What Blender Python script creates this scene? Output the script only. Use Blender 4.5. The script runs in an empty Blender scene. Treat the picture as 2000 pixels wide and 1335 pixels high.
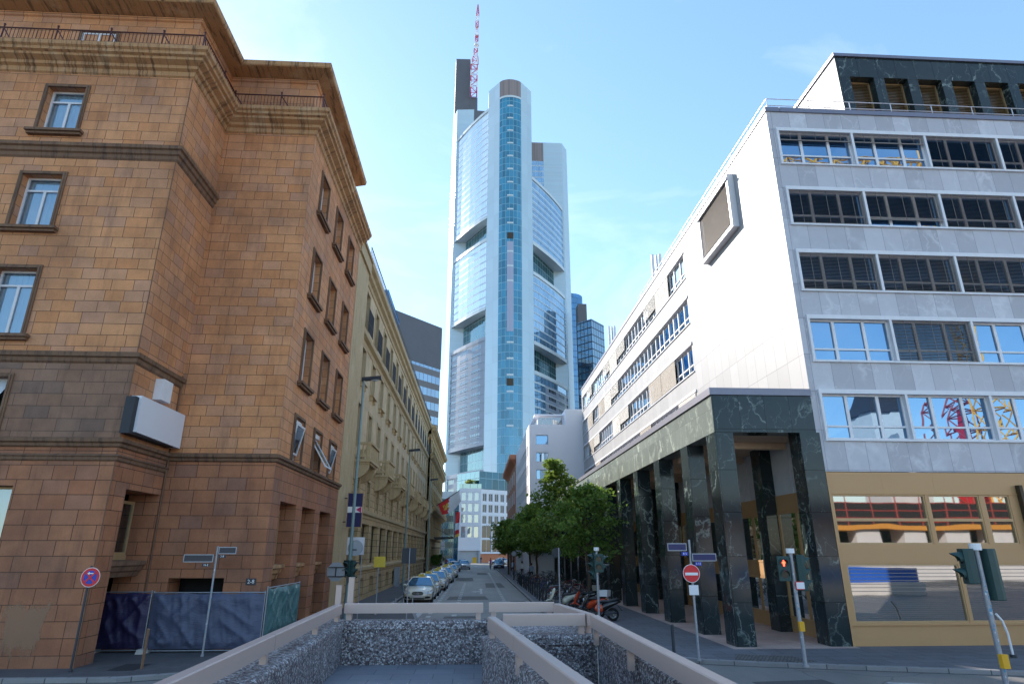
import bpy, math, random
from mathutils import Vector, Matrix, noise
random.seed(7)
R=math.radians
scene=bpy.context.scene
COL=scene.collection

# ------------------------------------------------------------------ mesh builder
class MB:
    def __init__(s): s.v=[]; s.f=[]; s.m=[]; s.uv=[]
    def poly(s,pts,m=0,uv=None):
        i=len(s.v); s.v+= [tuple(p) for p in pts]; s.f.append(tuple(range(i,i+len(pts)))); s.m.append(m); s.uv.append(uv)
    def box(s,x0,x1,y0,y1,z0,z1,m=0):
        p=[(x0,y0,z0),(x1,y0,z0),(x1,y1,z0),(x0,y1,z0),(x0,y0,z1),(x1,y0,z1),(x1,y1,z1),(x0,y1,z1)]
        for q in ((0,3,2,1),(4,5,6,7),(0,1,5,4),(1,2,6,5),(2,3,7,6),(3,0,4,7)): s.poly([p[k] for k in q],m)
    def hexa(s,b,t,m=0):
        n=len(b)
        s.poly(list(reversed(b)),m); s.poly(t,m)
        for k in range(n): s.poly([b[k],b[(k+1)%n],t[(k+1)%n],t[k]],m)
    def prism(s,plan,z0,z1,m=0):
        s.hexa([(x,y,z0) for x,y in plan],[(x,y,z1) for x,y in plan],m)
    def fbox(s,F,u0,u1,z0,z1,d0,d1,m=0):
        b=[F(u0,z0,d0),F(u1,z0,d0),F(u1,z0,d1),F(u0,z0,d1)]; t=[F(u0,z1,d0),F(u1,z1,d0),F(u1,z1,d1),F(u0,z1,d1)]
        s.hexa(b,t,m)
    def fquad(s,F,u0,u1,z0,z1,d,m=0): s.poly([F(u0,z0,d),F(u1,z0,d),F(u1,z1,d),F(u0,z1,d)],m)
    def cyl(s,p0,p1,r,n=10,r1=None,m=0,cap=True):
        p0=Vector(p0);p1=Vector(p1); a=(p1-p0); 
        if a.length<1e-9: return
        a.normalize(); r1=r if r1 is None else r1
        t=Vector((0,0,1)) if abs(a.z)<.9 else Vector((1,0,0))
        u=a.cross(t).normalized(); w=a.cross(u)
        A=[p0+(u*math.cos(2*math.pi*k/n)+w*math.sin(2*math.pi*k/n))*r for k in range(n)]
        B=[p1+(u*math.cos(2*math.pi*k/n)+w*math.sin(2*math.pi*k/n))*r1 for k in range(n)]
        for k in range(n): s.poly([A[k],A[(k+1)%n],B[(k+1)%n],B[k]],m)
        if cap: s.poly(A[::-1],m); s.poly(B,m)
    def tube(s,pts,r,n=8,m=0):
        for a,b in zip(pts,pts[1:]): s.cyl(a,b,r,n,m=m)
    def torus(s,c,ax,Rr,r,n=20,k=6,m=0):
        c=Vector(c);ax=Vector(ax).normalized(); t=Vector((0,0,1)) if abs(ax.z)<.9 else Vector((1,0,0))
        u=ax.cross(t).normalized(); w=ax.cross(u); P=[]
        for i in range(n):
            e=u*math.cos(2*math.pi*i/n)+w*math.sin(2*math.pi*i/n)
            P.append([c+e*(Rr+r*math.cos(2*math.pi*j/k))+ax*r*math.sin(2*math.pi*j/k) for j in range(k)])
        for i in range(n):
            for j in range(k): s.poly([P[i][j],P[(i+1)%n][j],P[(i+1)%n][(j+1)%k],P[i][(j+1)%k]],m)
    def sphere(s,c,r,n=10,k=6,m=0,sc=(1,1,1)):
        P=[[(c[0]+r*sc[0]*math.sin(math.pi*j/k)*math.cos(2*math.pi*i/n),c[1]+r*sc[1]*math.sin(math.pi*j/k)*math.sin(2*math.pi*i/n),c[2]+r*sc[2]*math.cos(math.pi*j/k)) for i in range(n)] for j in range(k+1)]
        for j in range(k):
            for i in range(n): s.poly([P[j][i],P[j+1][i],P[j+1][(i+1)%n],P[j][(i+1)%n]],m)
    def sweep(s,path,prof,m=0,closed=False,caps=True):
        n=len(path); P=[]
        for i in range(n):
            ns=[]
            for a,b in ((i-1,i),(i,i+1)):
                if closed or (a>=0 and b<n):
                    p=Vector(path[a%n]);q=Vector(path[b%n]); d=(q-p).normalized(); ns.append(Vector((d.y,-d.x)))
            mm=ns[0] if len(ns)==1 else (ns[0]+ns[1])/(1+ns[0].dot(ns[1]))
            P.append([(path[i][0]+mm.x*d,path[i][1]+mm.y*d,z) for d,z in prof])
        for i in range(n if closed else n-1):
            A=P[i];B=P[(i+1)%n]
            for j in range(len(prof)-1): s.poly([A[j],B[j],B[j+1],A[j+1]],m)
        if caps and not closed: s.poly(P[0][::-1],m); s.poly(P[-1],m)
    def loft(s,rings,m=0,closed=True,caps=True):
        for A,B in zip(rings,rings[1:]):
            n=len(A)
            for j in range(n if closed else n-1): s.poly([A[j],A[(j+1)%n],B[(j+1)%n],B[j]],m)
        if caps: s.poly(rings[0][::-1],m); s.poly(rings[-1],m)
    def build(s,name,mats,parent=None,smooth=False,loc=None,weld=False):
        me=bpy.data.meshes.new(name); me.from_pydata(s.v,[],s.f)
        if not isinstance(mats,(list,tuple)): mats=[mats]
        for mt in mats: me.materials.append(M[mt] if isinstance(mt,str) else mt)
        me.polygons.foreach_set('material_index',s.m)
        uvl=me.uv_layers.new(name='UVMap'); data=[0.0]*(2*len(me.loops))
        for p,uvx in zip(me.polygons,s.uv):
            nx,ny,nz=p.normal
            h=math.hypot(nx,ny)
            for k,li in enumerate(p.loop_indices):
                co=s.v[me.loops[li].vertex_index]
                if uvx: a,b=uvx[k]
                elif abs(nz)>.9 or h<1e-6: a,b=co[0],co[1]
                else:
                    tx,ty=-ny/h,nx/h
                    if abs(tx)>abs(ty):
                        if tx<0: tx,ty=-tx,-ty
                    elif ty<0: tx,ty=-tx,-ty
                    a,b=co[0]*tx+co[1]*ty,co[2]
                data[2*li]=a; data[2*li+1]=b
        uvl.data.foreach_set('uv',data)
        if weld:
            import bmesh
            bm=bmesh.new(); bm.from_mesh(me); bmesh.ops.remove_doubles(bm,verts=bm.verts,dist=.0005); bmesh.ops.recalc_face_normals(bm,faces=bm.faces); bm.to_mesh(me); bm.free()
        if smooth: me.polygons.foreach_set('use_smooth',[True]*len(me.polygons))
        o=bpy.data.objects.new(name,me); COL.objects.link(o)
        if parent: o.parent=parent
        if loc: o.location=loc
        return o

def tag(o,label,cat,group=None):
    o['label']=label; o['category']=cat
    if group: o['group']=group
    return o
def thing(name,label,cat,loc=(0,0,0),rz=0,group=None):
    o=bpy.data.objects.new(name,None); COL.objects.link(o); o.location=loc; o.rotation_euler=(0,0,rz); o.empty_display_size=.2
    return tag(o,label,cat,group)
def kind(o,k): o['kind']=k; return o
def kids(o): return [c for c in bpy.data.objects if c.parent==o]
def dup(o,parent=None):
    c=o.copy(); COL.objects.link(c)
    if parent: c.parent=parent
    for ch in list(o.children): dup(ch,c)
    return c
def fac(o,U,Nn):
    o=Vector(o);U=Vector(U);Nn=Vector(Nn)
    return lambda u,z,d=0: tuple(o+U*u+Vector((0,0,z))+Nn*d)
def wall(mb,F,u0,u1,z0,z1,holes,m=0,mr=None):
    """wall sheet with rectangular openings (u0,u1,z0,z1,depth) and their reveals"""
    mr=m if mr is None else mr
    us=sorted({u0,u1}|{h[0] for h in holes}|{h[1] for h in holes}); zs=sorted({z0,z1}|{h[2] for h in holes}|{h[3] for h in holes})
    us=[u for u in us if u0<=u<=u1]; zs=[z for z in zs if z0<=z<=z1]
    for a,b in zip(us,us[1:]):
        for c,d in zip(zs,zs[1:]):
            um=(a+b)/2;zm=(c+d)/2
            if any(h[0]<um<h[1] and h[2]<zm<h[3] for h in holes): continue
            mb.fquad(F,a,b,c,d,0,m)
    for h in holes:
        a,b,c,d,e=h[:5]
        mb.poly([F(a,c,0),F(a,d,0),F(a,d,-e),F(a,c,-e)],mr); mb.poly([F(b,c,0),F(b,c,-e),F(b,d,-e),F(b,d,0)],mr)
        mb.poly([F(a,d,0),F(b,d,0),F(b,d,-e),F(a,d,-e)],mr); mb.poly([F(a,c,0),F(a,c,-e),F(b,c,-e),F(b,c,0)],mr)
def frame(mb,F,u0,u1,z0,z1,w,d0,d1,m=0):
    mb.fbox(F,u0,u0+w,z0,z1,d0,d1,m); mb.fbox(F,u1-w,u1,z0,z1,d0,d1,m)
    mb.fbox(F,u0+w,u1-w,z0,z0+w,d0,d1,m); mb.fbox(F,u0+w,u1-w,z1-w,z1,d0,d1,m)
def text(s,name,size,mat,parent,loc,rot,thick=.002):
    cu=bpy.data.curves.new(name,'FONT'); cu.body=s; cu.size=size; cu.align_x='CENTER'; cu.align_y='CENTER'; cu.extrude=thick; cu.resolution_u=2
    t=bpy.data.objects.new(name,cu); COL.objects.link(t)
    dg=bpy.context.evaluated_depsgraph_get(); me=bpy.data.meshes.new_from_object(t.evaluated_get(dg))
    bpy.data.objects.remove(t); o=bpy.data.objects.new(name,me); COL.objects.link(o); me.materials.clear(); me.materials.append(M[mat])
    o.location=loc; o.rotation_euler=rot; o.parent=parent
    return o

# ------------------------------------------------------------------ materials
M={}
class G:
    def __init__(s,name):
        s.mat=bpy.data.materials.new(name); s.mat.use_nodes=True; s.t=s.mat.node_tree; s.b=s.t.nodes['Principled BSDF']; M[name]=s.mat
    def n(s,ty,inp=None,**kw):
        x=s.t.nodes.new(ty)
        for k,v in kw.items(): setattr(x,k,v)
        if inp:
            for k,v in inp.items(): s.set(x,k,v)
        return x
    def set(s,x,k,v):
        i=x.inputs[k]
        if isinstance(v,bpy.types.NodeSocket): s.t.links.new(v,i)
        elif isinstance(v,bpy.types.Node): s.t.links.new(v.outputs[0],i)
        else:
            if isinstance(v,tuple) and len(v)==3 and i.type=='RGBA': v=v+(1,)
            i.default_value=v
    def p(s,**kw):
        for k,v in kw.items(): s.set(s.b,k.replace('_',' '),v)
    def uv(s): return s.n('ShaderNodeUVMap',uv_map='UVMap')
    def obj(s): return s.n('ShaderNodeTexCoord').outputs['Object']
    def gen(s): return s.n('ShaderNodeNewGeometry').outputs['Position']
    def mapp(s,vec,scale=(1,1,1),loc=(0,0,0)): return s.n('ShaderNodeMapping',{'Vector':vec,'Scale':scale,'Location':loc})
    def noise(s,vec,sc,det=4,rough=.6,dist=0): return s.n('ShaderNodeTexNoise',{'Vector':vec,'Scale':sc,'Detail':det,'Roughness':rough,'Distortion':dist}).outputs['Fac']
    def ramp(s,fac,*st):
        r=s.n('ShaderNodeValToRGB',{'Fac':fac}); e=r.color_ramp.elements
        while len(e)<len(st): e.new(.5)
        for el,(p,c) in zip(e,st): el.position=p; el.color=(c if len(c)==4 else tuple(c)+(1,)) if isinstance(c,tuple) else (c,c,c,1)
        return r.outputs[0]
    def mix(s,fac,a,b,bt='MIX'):
        x=s.n('ShaderNodeMix',data_type='RGBA',blend_type=bt)
        for idx,v in ((0,fac),(6,a),(7,b)):
            i=x.inputs[idx]
            if isinstance(v,bpy.types.NodeSocket): s.t.links.new(v,i)
            elif isinstance(v,bpy.types.Node): s.t.links.new(v.outputs[0],i)
            else: i.default_value=v+(1,) if isinstance(v,tuple) and len(v)==3 else v
        return x.outputs[2]
    def math(s,op,a,b=0.0,c=0.0):
        x=s.n('ShaderNodeMath',operation=op)
        for i,v in enumerate((a,b,c)):
            if isinstance(v,(bpy.types.NodeSocket,bpy.types.Node)): s.set(x,i,v)
            else: x.inputs[i].default_value=v
        return x.outputs[0]
    def bump(s,h,st=.3,dist=.02): s.p(Normal=s.n('ShaderNodeBump',{'Height':h,'Strength':st,'Distance':dist}))
    def brick(s,uv,c1,c2,mort,w,h,ms=.01,off=.5,bias=0.0): return s.n('ShaderNodeTexBrick',{'Vector':uv,'Color1':c1,'Color2':c2,'Mortar':mort,'Scale':1.0,'Mortar Size':ms,'Mortar Smooth':.1,'Bias':bias,'Brick Width':w,'Row Height':h},offset=off,squash=1.0)

def plain(name,col,rough=.5,metal=0.0,var=.12,sc=3.0,**kw):
    g=G(name); n=g.noise(g.gen(),sc,5)
    g.p(Base_Color=g.mix(n,tuple(c*(1-var) for c in col),tuple(min(1,c*(1+var)) for c in col)),Roughness=rough,Metallic=metal)
    for k,v in kw.items(): g.set(g.b,k,v)
    return g
def stone_blocks(name,c1,c2,c3,w,h,mort,ms=.008,soot=.5):
    g=G(name); uv=g.uv(); n1=g.noise(g.gen(),.35,4); n2=g.noise(g.gen(),22,6,.7); n3=g.noise(g.gen(),1.3,5,.65)
    b=g.brick(uv,c1,c2,mort,w,h,ms,.42); b2=g.brick(uv,(0,0,0),(1,1,1),(0,0,0),w,h,0.0,.42)
    for q in (b,b2): q.offset_frequency=3; q.squash=.86; q.squash_frequency=4
    c=g.mix(g.ramp(b2.outputs[0],(.62,0.0),(1.0,.85)),b.outputs[0],c3)
    c=g.mix(b.outputs[1],c,mort)
    c=g.mix(g.math('MULTIPLY',g.ramp(n1,(.42,0.0),(.7,1.0)),soot),c,tuple(x*.42 for x in c3))
    st=g.noise(g.mapp(uv,(1.6,.16,1)),1.5,6,.7); c=g.mix(g.math('MULTIPLY',g.ramp(st,(.52,0.0),(.72,1.0)),.45),c,tuple(x*.38 for x in c3)); c=g.mix(.45,c,g.ramp(n3,(.3,.55),(.75,1.25)),'MULTIPLY'); c=g.mix(.5,c,g.ramp(n2,(.3,.75),(.7,1.2)),'MULTIPLY')
    g.p(Base_Color=c,Roughness=.85); g.bump(g.math('SUBTRACT',g.math('MULTIPLY',n2,.25),b.outputs[1]),.5,.015)
    return g
def streaked(name,c,dark,pale,amt=.6):
    g=G(name); uv=g.uv(); a=g.noise(g.mapp(uv,(3.0,.30,1)),1.8,7,.75); b=g.noise(g.gen(),.9,5); k=g.noise(g.gen(),18,4)
    col=g.mix(g.math('MULTIPLY',g.ramp(a,(.5,0.0),(.60,1.0)),amt),c,dark); col=g.mix(g.math('MULTIPLY',g.ramp(b,(.56,0.0),(.7,1.0)),.55),col,pale)
    g.p(Base_Color=g.mix(.4,col,g.ramp(k,(.3,.7),(.7,1.2)),'MULTIPLY'),Roughness=.85); g.bump(k,.25,.01)
def marble(name,base,base2,vein,w,h,seam,vs=.5,vw=.012,rough=.2,vamt=.9,off=0.0,pv=.6,sw=.006):
    g=G(name); uv=g.uv()
    br=g.brick(uv,(0,0,0),(1,1,1),(.5,.5,.5),w,h,sw,off)
    # every slab is cut from another part of the block: shift the pattern per slab
    sh=g.n('ShaderNodeVectorMath',{0:g.gen(),1:g.n('ShaderNodeCombineXYZ',{0:g.math('MULTIPLY',br.outputs[0],9.0),1:g.math('MULTIPLY',br.outputs[0],5.0),2:g.math('MULTIPLY',br.outputs[0],7.0)})},operation='ADD')
    wrp=g.n('ShaderNodeTexNoise',{'Vector':sh,'Scale':.9,'Detail':5,'Roughness':.6}).outputs['Color']
    p=g.n('ShaderNodeVectorMath',{0:sh,1:g.n('ShaderNodeVectorMath',{0:wrp,'Scale':1.6},operation='SCALE')},operation='ADD')
    p=g.mapp(p,(1,1,.55))
    v=g.n('ShaderNodeTexVoronoi',{'Vector':p,'Scale':vs},feature='DISTANCE_TO_EDGE').outputs['Distance']
    v2=g.n('ShaderNodeTexVoronoi',{'Vector':p,'Scale':vs*2.7},feature='DISTANCE_TO_EDGE').outputs['Distance']
    msk=g.ramp(g.noise(sh,.7,3),(.4,0.0),(.62,1.0))
    a=g.math('MULTIPLY',g.ramp(v,(0.0,1.0),(vw,.6),(vw*3.4,0.0)),msk); b=g.math('MULTIPLY',g.ramp(v2,(0.0,.7),(vw*2.2,0.0)),msk)
    ve=g.math('MULTIPLY',g.math('MAXIMUM',a,b),vamt)
    c=g.mix(g.noise(sh,2.5,6,.7),base,base2); c=g.mix(pv,c,g.ramp(br.outputs[0],(0,.75),(1,1.25)),'MULTIPLY')
    c=g.mix(ve,c,vein); c=g.mix(br.outputs[1],c,seam)
    g.p(Base_Color=c,Roughness=rough); g.b.inputs['Specular IOR Level'].default_value=.32; g.bump(g.math('MULTIPLY',br.outputs[1],-1.0),.5,.01)
    return g
def glassy(name,tint,refl=.5,rough=.02,body=(.02,.03,.04),transp=0.0,rcol=(1,1,1),fz=1.0):
    g=G(name); t=g.t; out=t.nodes['Material Output']
    wv=g.noise(g.gen(),.35,2); bp=g.n('ShaderNodeBump',{'Height':wv,'Strength':.025,'Distance':.2})
    gl=g.n('ShaderNodeBsdfGlossy',{'Color':rcol,'Roughness':rough,'Normal':bp})
    if transp: base=g.n('ShaderNodeBsdfTransparent',{'Color':tint})
    else: base=g.n('ShaderNodeBsdfDiffuse',{'Color':body})
    lw=g.n('ShaderNodeLayerWeight',{'Blend':.35}).outputs['Fresnel']
    f=g.math('ADD',g.math('MULTIPLY',lw,(1-refl)*fz),refl)
    mx=g.n('ShaderNodeMixShader',{0:f,1:base,2:gl}); t.links.new(mx.outputs[0],out.inputs[0]); t.nodes.remove(g.b)
def gridmat(name,w,h,fu,fv,gl,fr,refl=.35,var=.5,frr=.4,rcol=(1,1,1),gl2=None,thr=2.0,group=None,fz=.6):
    """glass panes w x h metres, mullion share fu, spandrel share fv"""
    g=G(name); t=g.t; out=t.nodes['Material Output']; uv=g.n('ShaderNodeSeparateXYZ',{0:g.uv()})
    u=g.math('DIVIDE',uv.outputs[0],w); v=g.math('DIVIDE',uv.outputs[1],h)
    fu_=g.math('FRACT',u); fv_=g.math('FRACT',v)
    isf=g.math('MAXIMUM',g.math('LESS_THAN',fu_,fu),g.math('LESS_THAN',fv_,fv))
    if group:
        isf=g.math('MAXIMUM',isf,g.math('LESS_THAN',g.math('FRACT',g.math('DIVIDE',g.math('FLOOR',u),group[0])),group[1]))
    cell=g.n('ShaderNodeCombineXYZ',{0:g.math('FLOOR',u),1:g.math('FLOOR',v)})
    wn=g.n('ShaderNodeTexWhiteNoise',{0:cell},noise_dimensions='3D').outputs[0]
    c=g.mix(1.0,gl,g.ramp(wn,(0,1-var),(1,1+var)),'MULTIPLY')
    if gl2: c=g.mix(g.math('GREATER_THAN',wn,thr),c,gl2)
    d=g.n('ShaderNodeBsdfDiffuse',{'Color':c}); gs=g.n('ShaderNodeBsdfGlossy',{'Color':rcol,'Roughness':.04,'Normal':g.n('ShaderNodeBump',{'Height':wn,'Strength':.03,'Distance':1.0})})
    lw=g.n('ShaderNodeLayerWeight',{'Blend':.3}).outputs['Fresnel']
    gm=g.n('ShaderNodeMixShader',{0:g.math('ADD',g.math('MULTIPLY',lw,(1-refl)*fz),refl),1:d,2:gs})
    fm=g.n('ShaderNodeBsdfPrincipled',{'Base Color':g.mix(g.noise(g.gen(),.2,3),tuple(x*.85 for x in fr),tuple(min(1,x*1.1) for x in fr)),'Roughness':frr})
    mx=g.n('ShaderNodeMixShader',{0:isf,1:gm,2:fm}); t.links.new(mx.outputs[0],out.inputs[0]); t.nodes.remove(g.b)
def emis(name,col,st):
    g=G(name); g.p(Base_Color=col,Emission_Color=col,Emission_Strength=st)

stone_blocks('brown_stone',(.62,.26,.105),(.74,.36,.17),(.52,.26,.16),.70,.38,(.10,.05,.03))
stone_blocks('brown_stone_low',(.40,.155,.075),(.48,.21,.105),(.30,.145,.10),.74,.42,(.075,.035,.02),.01,.6)
stone_blocks('sooty_stone',(.34,.18,.11),(.41,.235,.15),(.24,.15,.115),.70,.38,(.08,.05,.04),.008,.6)
streaked('brown_trim',(.50,.27,.125),(.07,.045,.03),(.66,.48,.30),.75)
streaked('dark_trim',(.20,.11,.065),(.05,.035,.03),(.28,.17,.10),.6)
stone_blocks('cream_stone',(.64,.49,.30),(.68,.53,.33),(.60,.45,.28),2.6,1.7,(.38,.29,.18),.006,.12)
stone_blocks('cream_rustic',(.56,.39,.20),(.62,.44,.24),(.50,.34,.18),1.2,.42,(.20,.13,.07),.02,.3)
streaked('cream_trim',(.52,.39,.22),(.22,.15,.09),(.62,.50,.32),.35)
stone_blocks('ochre_stone',(.56,.38,.17),(.60,.42,.20),(.48,.31,.14),1.0,.45,(.25,.16,.07),.015,.35)
stone_blocks('rusty_stone',(.55,.24,.14),(.60,.28,.16),(.5,.2,.12),.5,.2,(.4,.25,.2),.01,.1)
marble('white_marble',(.375,.375,.38),(.345,.345,.35),(.31,.31,.32),.92,1.45,(.20,.20,.215),.5,.01,.45,.25,pv=.3,sw=.011)
marble('grey_marble',(.46,.455,.49),(.54,.535,.57),(.74,.74,.77),.78,1.45,(.17,.17,.21),.45,.02,.3,.6)
marble('green_marble',(.014,.022,.026),(.030,.044,.047),(.36,.44,.41),.95,1.45,(.005,.007,.007),.50,.006,.10,.75,sw=.010)
marble('green_marble_sunlit',(.13,.155,.14),(.19,.215,.195),(.55,.60,.52),1.45,1.6,(.05,.055,.05),.6,.014,.3,.9)  # sun on the lintel's street face painted in: lighter copy of green_marble
plain('gold_panel',(.50,.295,.135),.45,.12,.06,.6)
plain('gold_frame',(.46,.31,.16),.4,.25)
plain('bronze_dark',(.05,.035,.02),.5,.2)
plain('alu',(.60,.60,.66),.38,.25,.05)
plain('alu_dark',(.20,.20,.25),.4,.4)
plain('white_paint_frame',(.74,.74,.77),.4)
plain('blind_slat',(.24,.205,.18),.5,.1)
plain('blind_white',(.46,.45,.43),.7)
plain('blind_taupe',(.24,.205,.17),.7)
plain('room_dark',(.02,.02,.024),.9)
plain('room_warm',(.32,.22,.12),.9)
plain('soffit',(.72,.52,.36),.8)
g=plain('curtain',(.80,.83,.88),.85)
plain('curtain_grey',(.55,.56,.58),.85)
glassy('glass_clear',(.72,.87,.98),.22,.01,transp=1,rcol=(.7,.87,1))
glassy('glass_mirror',(1,1,1),.36,.01,(.012,.05,.13),rcol=(.48,.74,1.0))
glassy('glass_dark',(1,1,1),.22,.02,(.014,.02,.024))
glassy('glass_deep',(1,1,1),.05,.03,(.015,.026,.045),fz=.2)
glassy('glass_street',(1,1,1),.26,.02,(.02,.022,.016))
glassy('car_glass',(1,1,1),.10,.03,(.02,.085,.17),rcol=(.45,.75,1.0))
plain('beige_rail',(.56,.42,.365),.38,.05,.05)
plain('beige_rail_edge',(.62,.55,.52),.4,.1,.05)
plain('galv',(.32,.34,.38),.45,.5,.25,14)
plain('lamp_green',(.20,.29,.29),.5,.1,.15,8)
plain('signal_green',(.022,.062,.06),.5,.1,.15,6)
plain('lamp_black',(.02,.02,.025),.5)
plain('rail_oxblood',(.075,.02,.022),.5,.2)
plain('iron',(.05,.055,.065),.5,.4)
plain('white_enamel',(.80,.80,.82),.35)
plain('sign_grey',(.33,.36,.40),.5,.4)
plain('sign_back',(.025,.028,.036),.6)
plain('board_white',(.76,.75,.79),.4,0.0,.02)
plain('navy',(.008,.010,.09),.35)
plain('enamel_blue',(.02,.05,.42),.35)
plain('red_enamel',(.68,.02,.03),.35)
plain('crimson',(.55,.02,.14),.4)
plain('yellow',(.72,.52,.05),.5)
plain('box_yellow',(.80,.42,.02),.5)
plain('navy_plate',(.03,.03,.045),.4)
plain('street_plate',(.012,.014,.10),.35)
plain('sticker',(.6,.6,.62),.6,0,.4,30)
plain('sticker_blue',(.10,.30,.48),.6,0,.4,30)
plain('taxi_cream',(.80,.75,.62),.22,0.0,.03,**{'Coat Weight':.6})
plain('car_white',(.78,.78,.78),.22,0.0,.03,**{'Coat Weight':.6})
plain('car_black',(.015,.016,.02),.2,0.0,.03,**{'Coat Weight':.6})
plain('car_blue',(.05,.10,.18),.22,0.0,.03,**{'Coat Weight':.6})
plain('car_silver',(.45,.47,.5),.25,.5,.03,**{'Coat Weight':.6})
plain('rubber',(.015,.015,.016),.8)
plain('rim',(.42,.43,.45),.3,.8)
plain('black_plastic',(.014,.014,.016),.4)
plain('plate_blank',(.66,.56,.58),.5)
plain('headlight',(.62,.66,.7),.1,.3)
plain('chrome',(.7,.7,.72),.15,1.0)
plain('scooter_red',(.62,.07,.02),.25,0,.05,**{'Coat Weight':.5})
plain('scooter_cream',(.62,.60,.48),.25,0,.05,**{'Coat Weight':.5})
plain('seat_black',(.02,.021,.026),.55)
plain('skin',(.48,.28,.2),.6); plain('hair_dark',(.03,.02,.015),.7); plain('cloth_white',(.72,.74,.78),.8); plain('cloth_dark',(.02,.022,.03),.85)
plain('cloth_pink',(.72,.06,.40),.8); plain('cloth_blue',(.30,.36,.46),.8); plain('cloth_orange',(.7,.25,.08),.8); plain('cloth_jeans',(.06,.09,.16),.85); plain('cloth_red',(.5,.05,.05),.8)
plain('bike_black',(.02,.02,.022),.4,.2); plain('bike_red',(.30,.03,.02),.4); plain('bike_green',(.03,.09,.06),.4); plain('bike_silver',(.4,.42,.45),.35,.6); plain('bike_blue',(.04,.08,.25),.4)
plain('bark',(.09,.065,.045),.9,0,.35,9); plain('planter',(.25,.20,.17),.8)
plain('flag_red',(.70,.03,.03),.7); plain('flag_white',(.86,.85,.85),.7); plain('flag_gold',(.75,.45,.06),.6)
plain('mast_red',(.60,.06,.14),.5); plain('mast_white',(.82,.82,.86),.5)
plain('tower_panel_plain',(.60,.69,.74),.35)
plain('tower_edge',(.72,.82,.88),.19,.9,.03,.05)
plain('lilac_panel',(.36,.40,.54),.4)
plain('grey_ledge',(.30,.35,.43),.4)
plain('core_dark',(.115,.12,.14),.6,0,.15,.3)
plain('crane_yellow',(.80,.36,.01),.5); plain('slab_orange',(.70,.30,.05),.6)
plain('concrete',(.50,.47,.44),.85,0,.2,1.0); plain('concrete_pale',(.70,.66,.64),.85,0,.12,1.0)
plain('hoarding_blue',(.02,.12,.55),.6); plain('scaffold_red',(.38,.05,.035),.6)
plain('mid_white_wall',(.82,.81,.84),.6,0,.03,.4)
plain('brick_orange',(.62,.22,.11),.8)
plain('canopy_dark',(.03,.032,.035),.5)
plain('manhole',(.035,.036,.04),.8,.2,.3,20)
emis('red_lamp',(1.0,.05,.02),2.5)
plain('lens_off',(.02,.02,.02),.2)

def leafmat(name,a,b,c):
    g=G(name); t=g.t; ri=g.n('ShaderNodeNewGeometry').outputs['Random Per Island']
    col=g.ramp(ri,(0,a),(.55,b),(1,c)); g.p(Base_Color=col,Roughness=.55)
    tr=g.n('ShaderNodeBsdfTranslucent',{'Color':g.mix(.5,col,(.22,.30,.03))}); mx=g.n('ShaderNodeMixShader',{0:.5,1:g.b,2:tr}); t.links.new(mx.outputs[0],t.nodes['Material Output'].inputs[0])
leafmat('leaf_deep',(.07,.16,.03),(.14,.26,.05),(.27,.38,.10))
leafmat('leaf_fresh',(.09,.17,.026),(.16,.26,.045),(.28,.36,.09))
leafmat('leaf_pale',(.15,.22,.06),(.30,.34,.12),(.42,.42,.2))

# terrazzo washed-pebble concrete
g=G('pebble_concrete'); o_=g.gen(); v=g.n('ShaderNodeTexVoronoi',{'Vector':o_,'Scale':31.0}); e=g.n('ShaderNodeTexVoronoi',{'Vector':o_,'Scale':31.0},feature='DISTANCE_TO_EDGE').outputs['Distance']
rc=g.n('ShaderNodeSeparateColor',{0:v.outputs['Color']}).outputs[0]
c=g.ramp(rc,(0,(.09,.075,.075)),(.25,(.22,.19,.20)),(.45,(.44,.41,.42)),(.58,(.27,.19,.17)),(.75,(.60,.57,.58)),(1,(.82,.80,.80)))
c=g.mix(g.ramp(e,(0,1.0),(.10,0.0)),c,(.06,.05,.058)); c=g.mix(.5,c,g.ramp(g.noise(o_,1.2,5),(.3,.6),(.7,1.2)),'MULTIPLY')
g.p(Base_Color=c,Roughness=.7); g.bump(g.ramp(e,(0,0.0),(.2,1.0)),.8,.012)
# asphalt
g=G('asphalt'); o_=g.gen(); a=g.noise(o_,60,4,.8); b=g.noise(o_,.22,5,.6); d=g.noise(g.mapp(o_,(1,.12,1)),.9,5)
c=g.mix(b,(.15,.145,.138),(.26,.25,.24)); c=g.mix(.7,c,g.ramp(a,(.3,.65),(.7,1.35)),'MULTIPLY'); c=g.mix(.5,c,g.ramp(d,(.35,.75),(.65,1.2)),'MULTIPLY')
w=g.n('ShaderNodeTexVoronoi',{'Vector':g.n('ShaderNodeVectorMath',{0:o_,1:g.n('ShaderNodeTexNoise',{'Vector':o_,'Scale':.6}).outputs['Color']},operation='ADD'),'Scale':.22},feature='DISTANCE_TO_EDGE').outputs['Distance']
c=g.mix(g.ramp(w,(0,.7),(.006,0.0)),c,(.025,.025,.026))
g.p(Base_Color=c,Roughness=g.ramp(b,(.3,.42),(.7,.62))); g.bump(a,.35,.01)
def paving(name,c1,c2,mort,w,h,ms=.006,rough=.8):
    g=G(name); uv=g.uv(); b=g.brick(uv,c1,c2,mort,w,h,ms); n=g.noise(g.gen(),.6,5); k=g.noise(g.gen(),45,4,.7)
    c=g.mix(.6,b.outputs[0],g.ramp(n,(.3,.7),(.7,1.2)),'MULTIPLY'); c=g.mix(.5,c,g.ramp(k,(.3,.75),(.7,1.2)),'MULTIPLY')
    g.p(Base_Color=c,Roughness=rough); g.bump(g.math('SUBTRACT',g.math('MULTIPLY',k,.3),b.outputs[1]),.4,.01)
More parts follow.
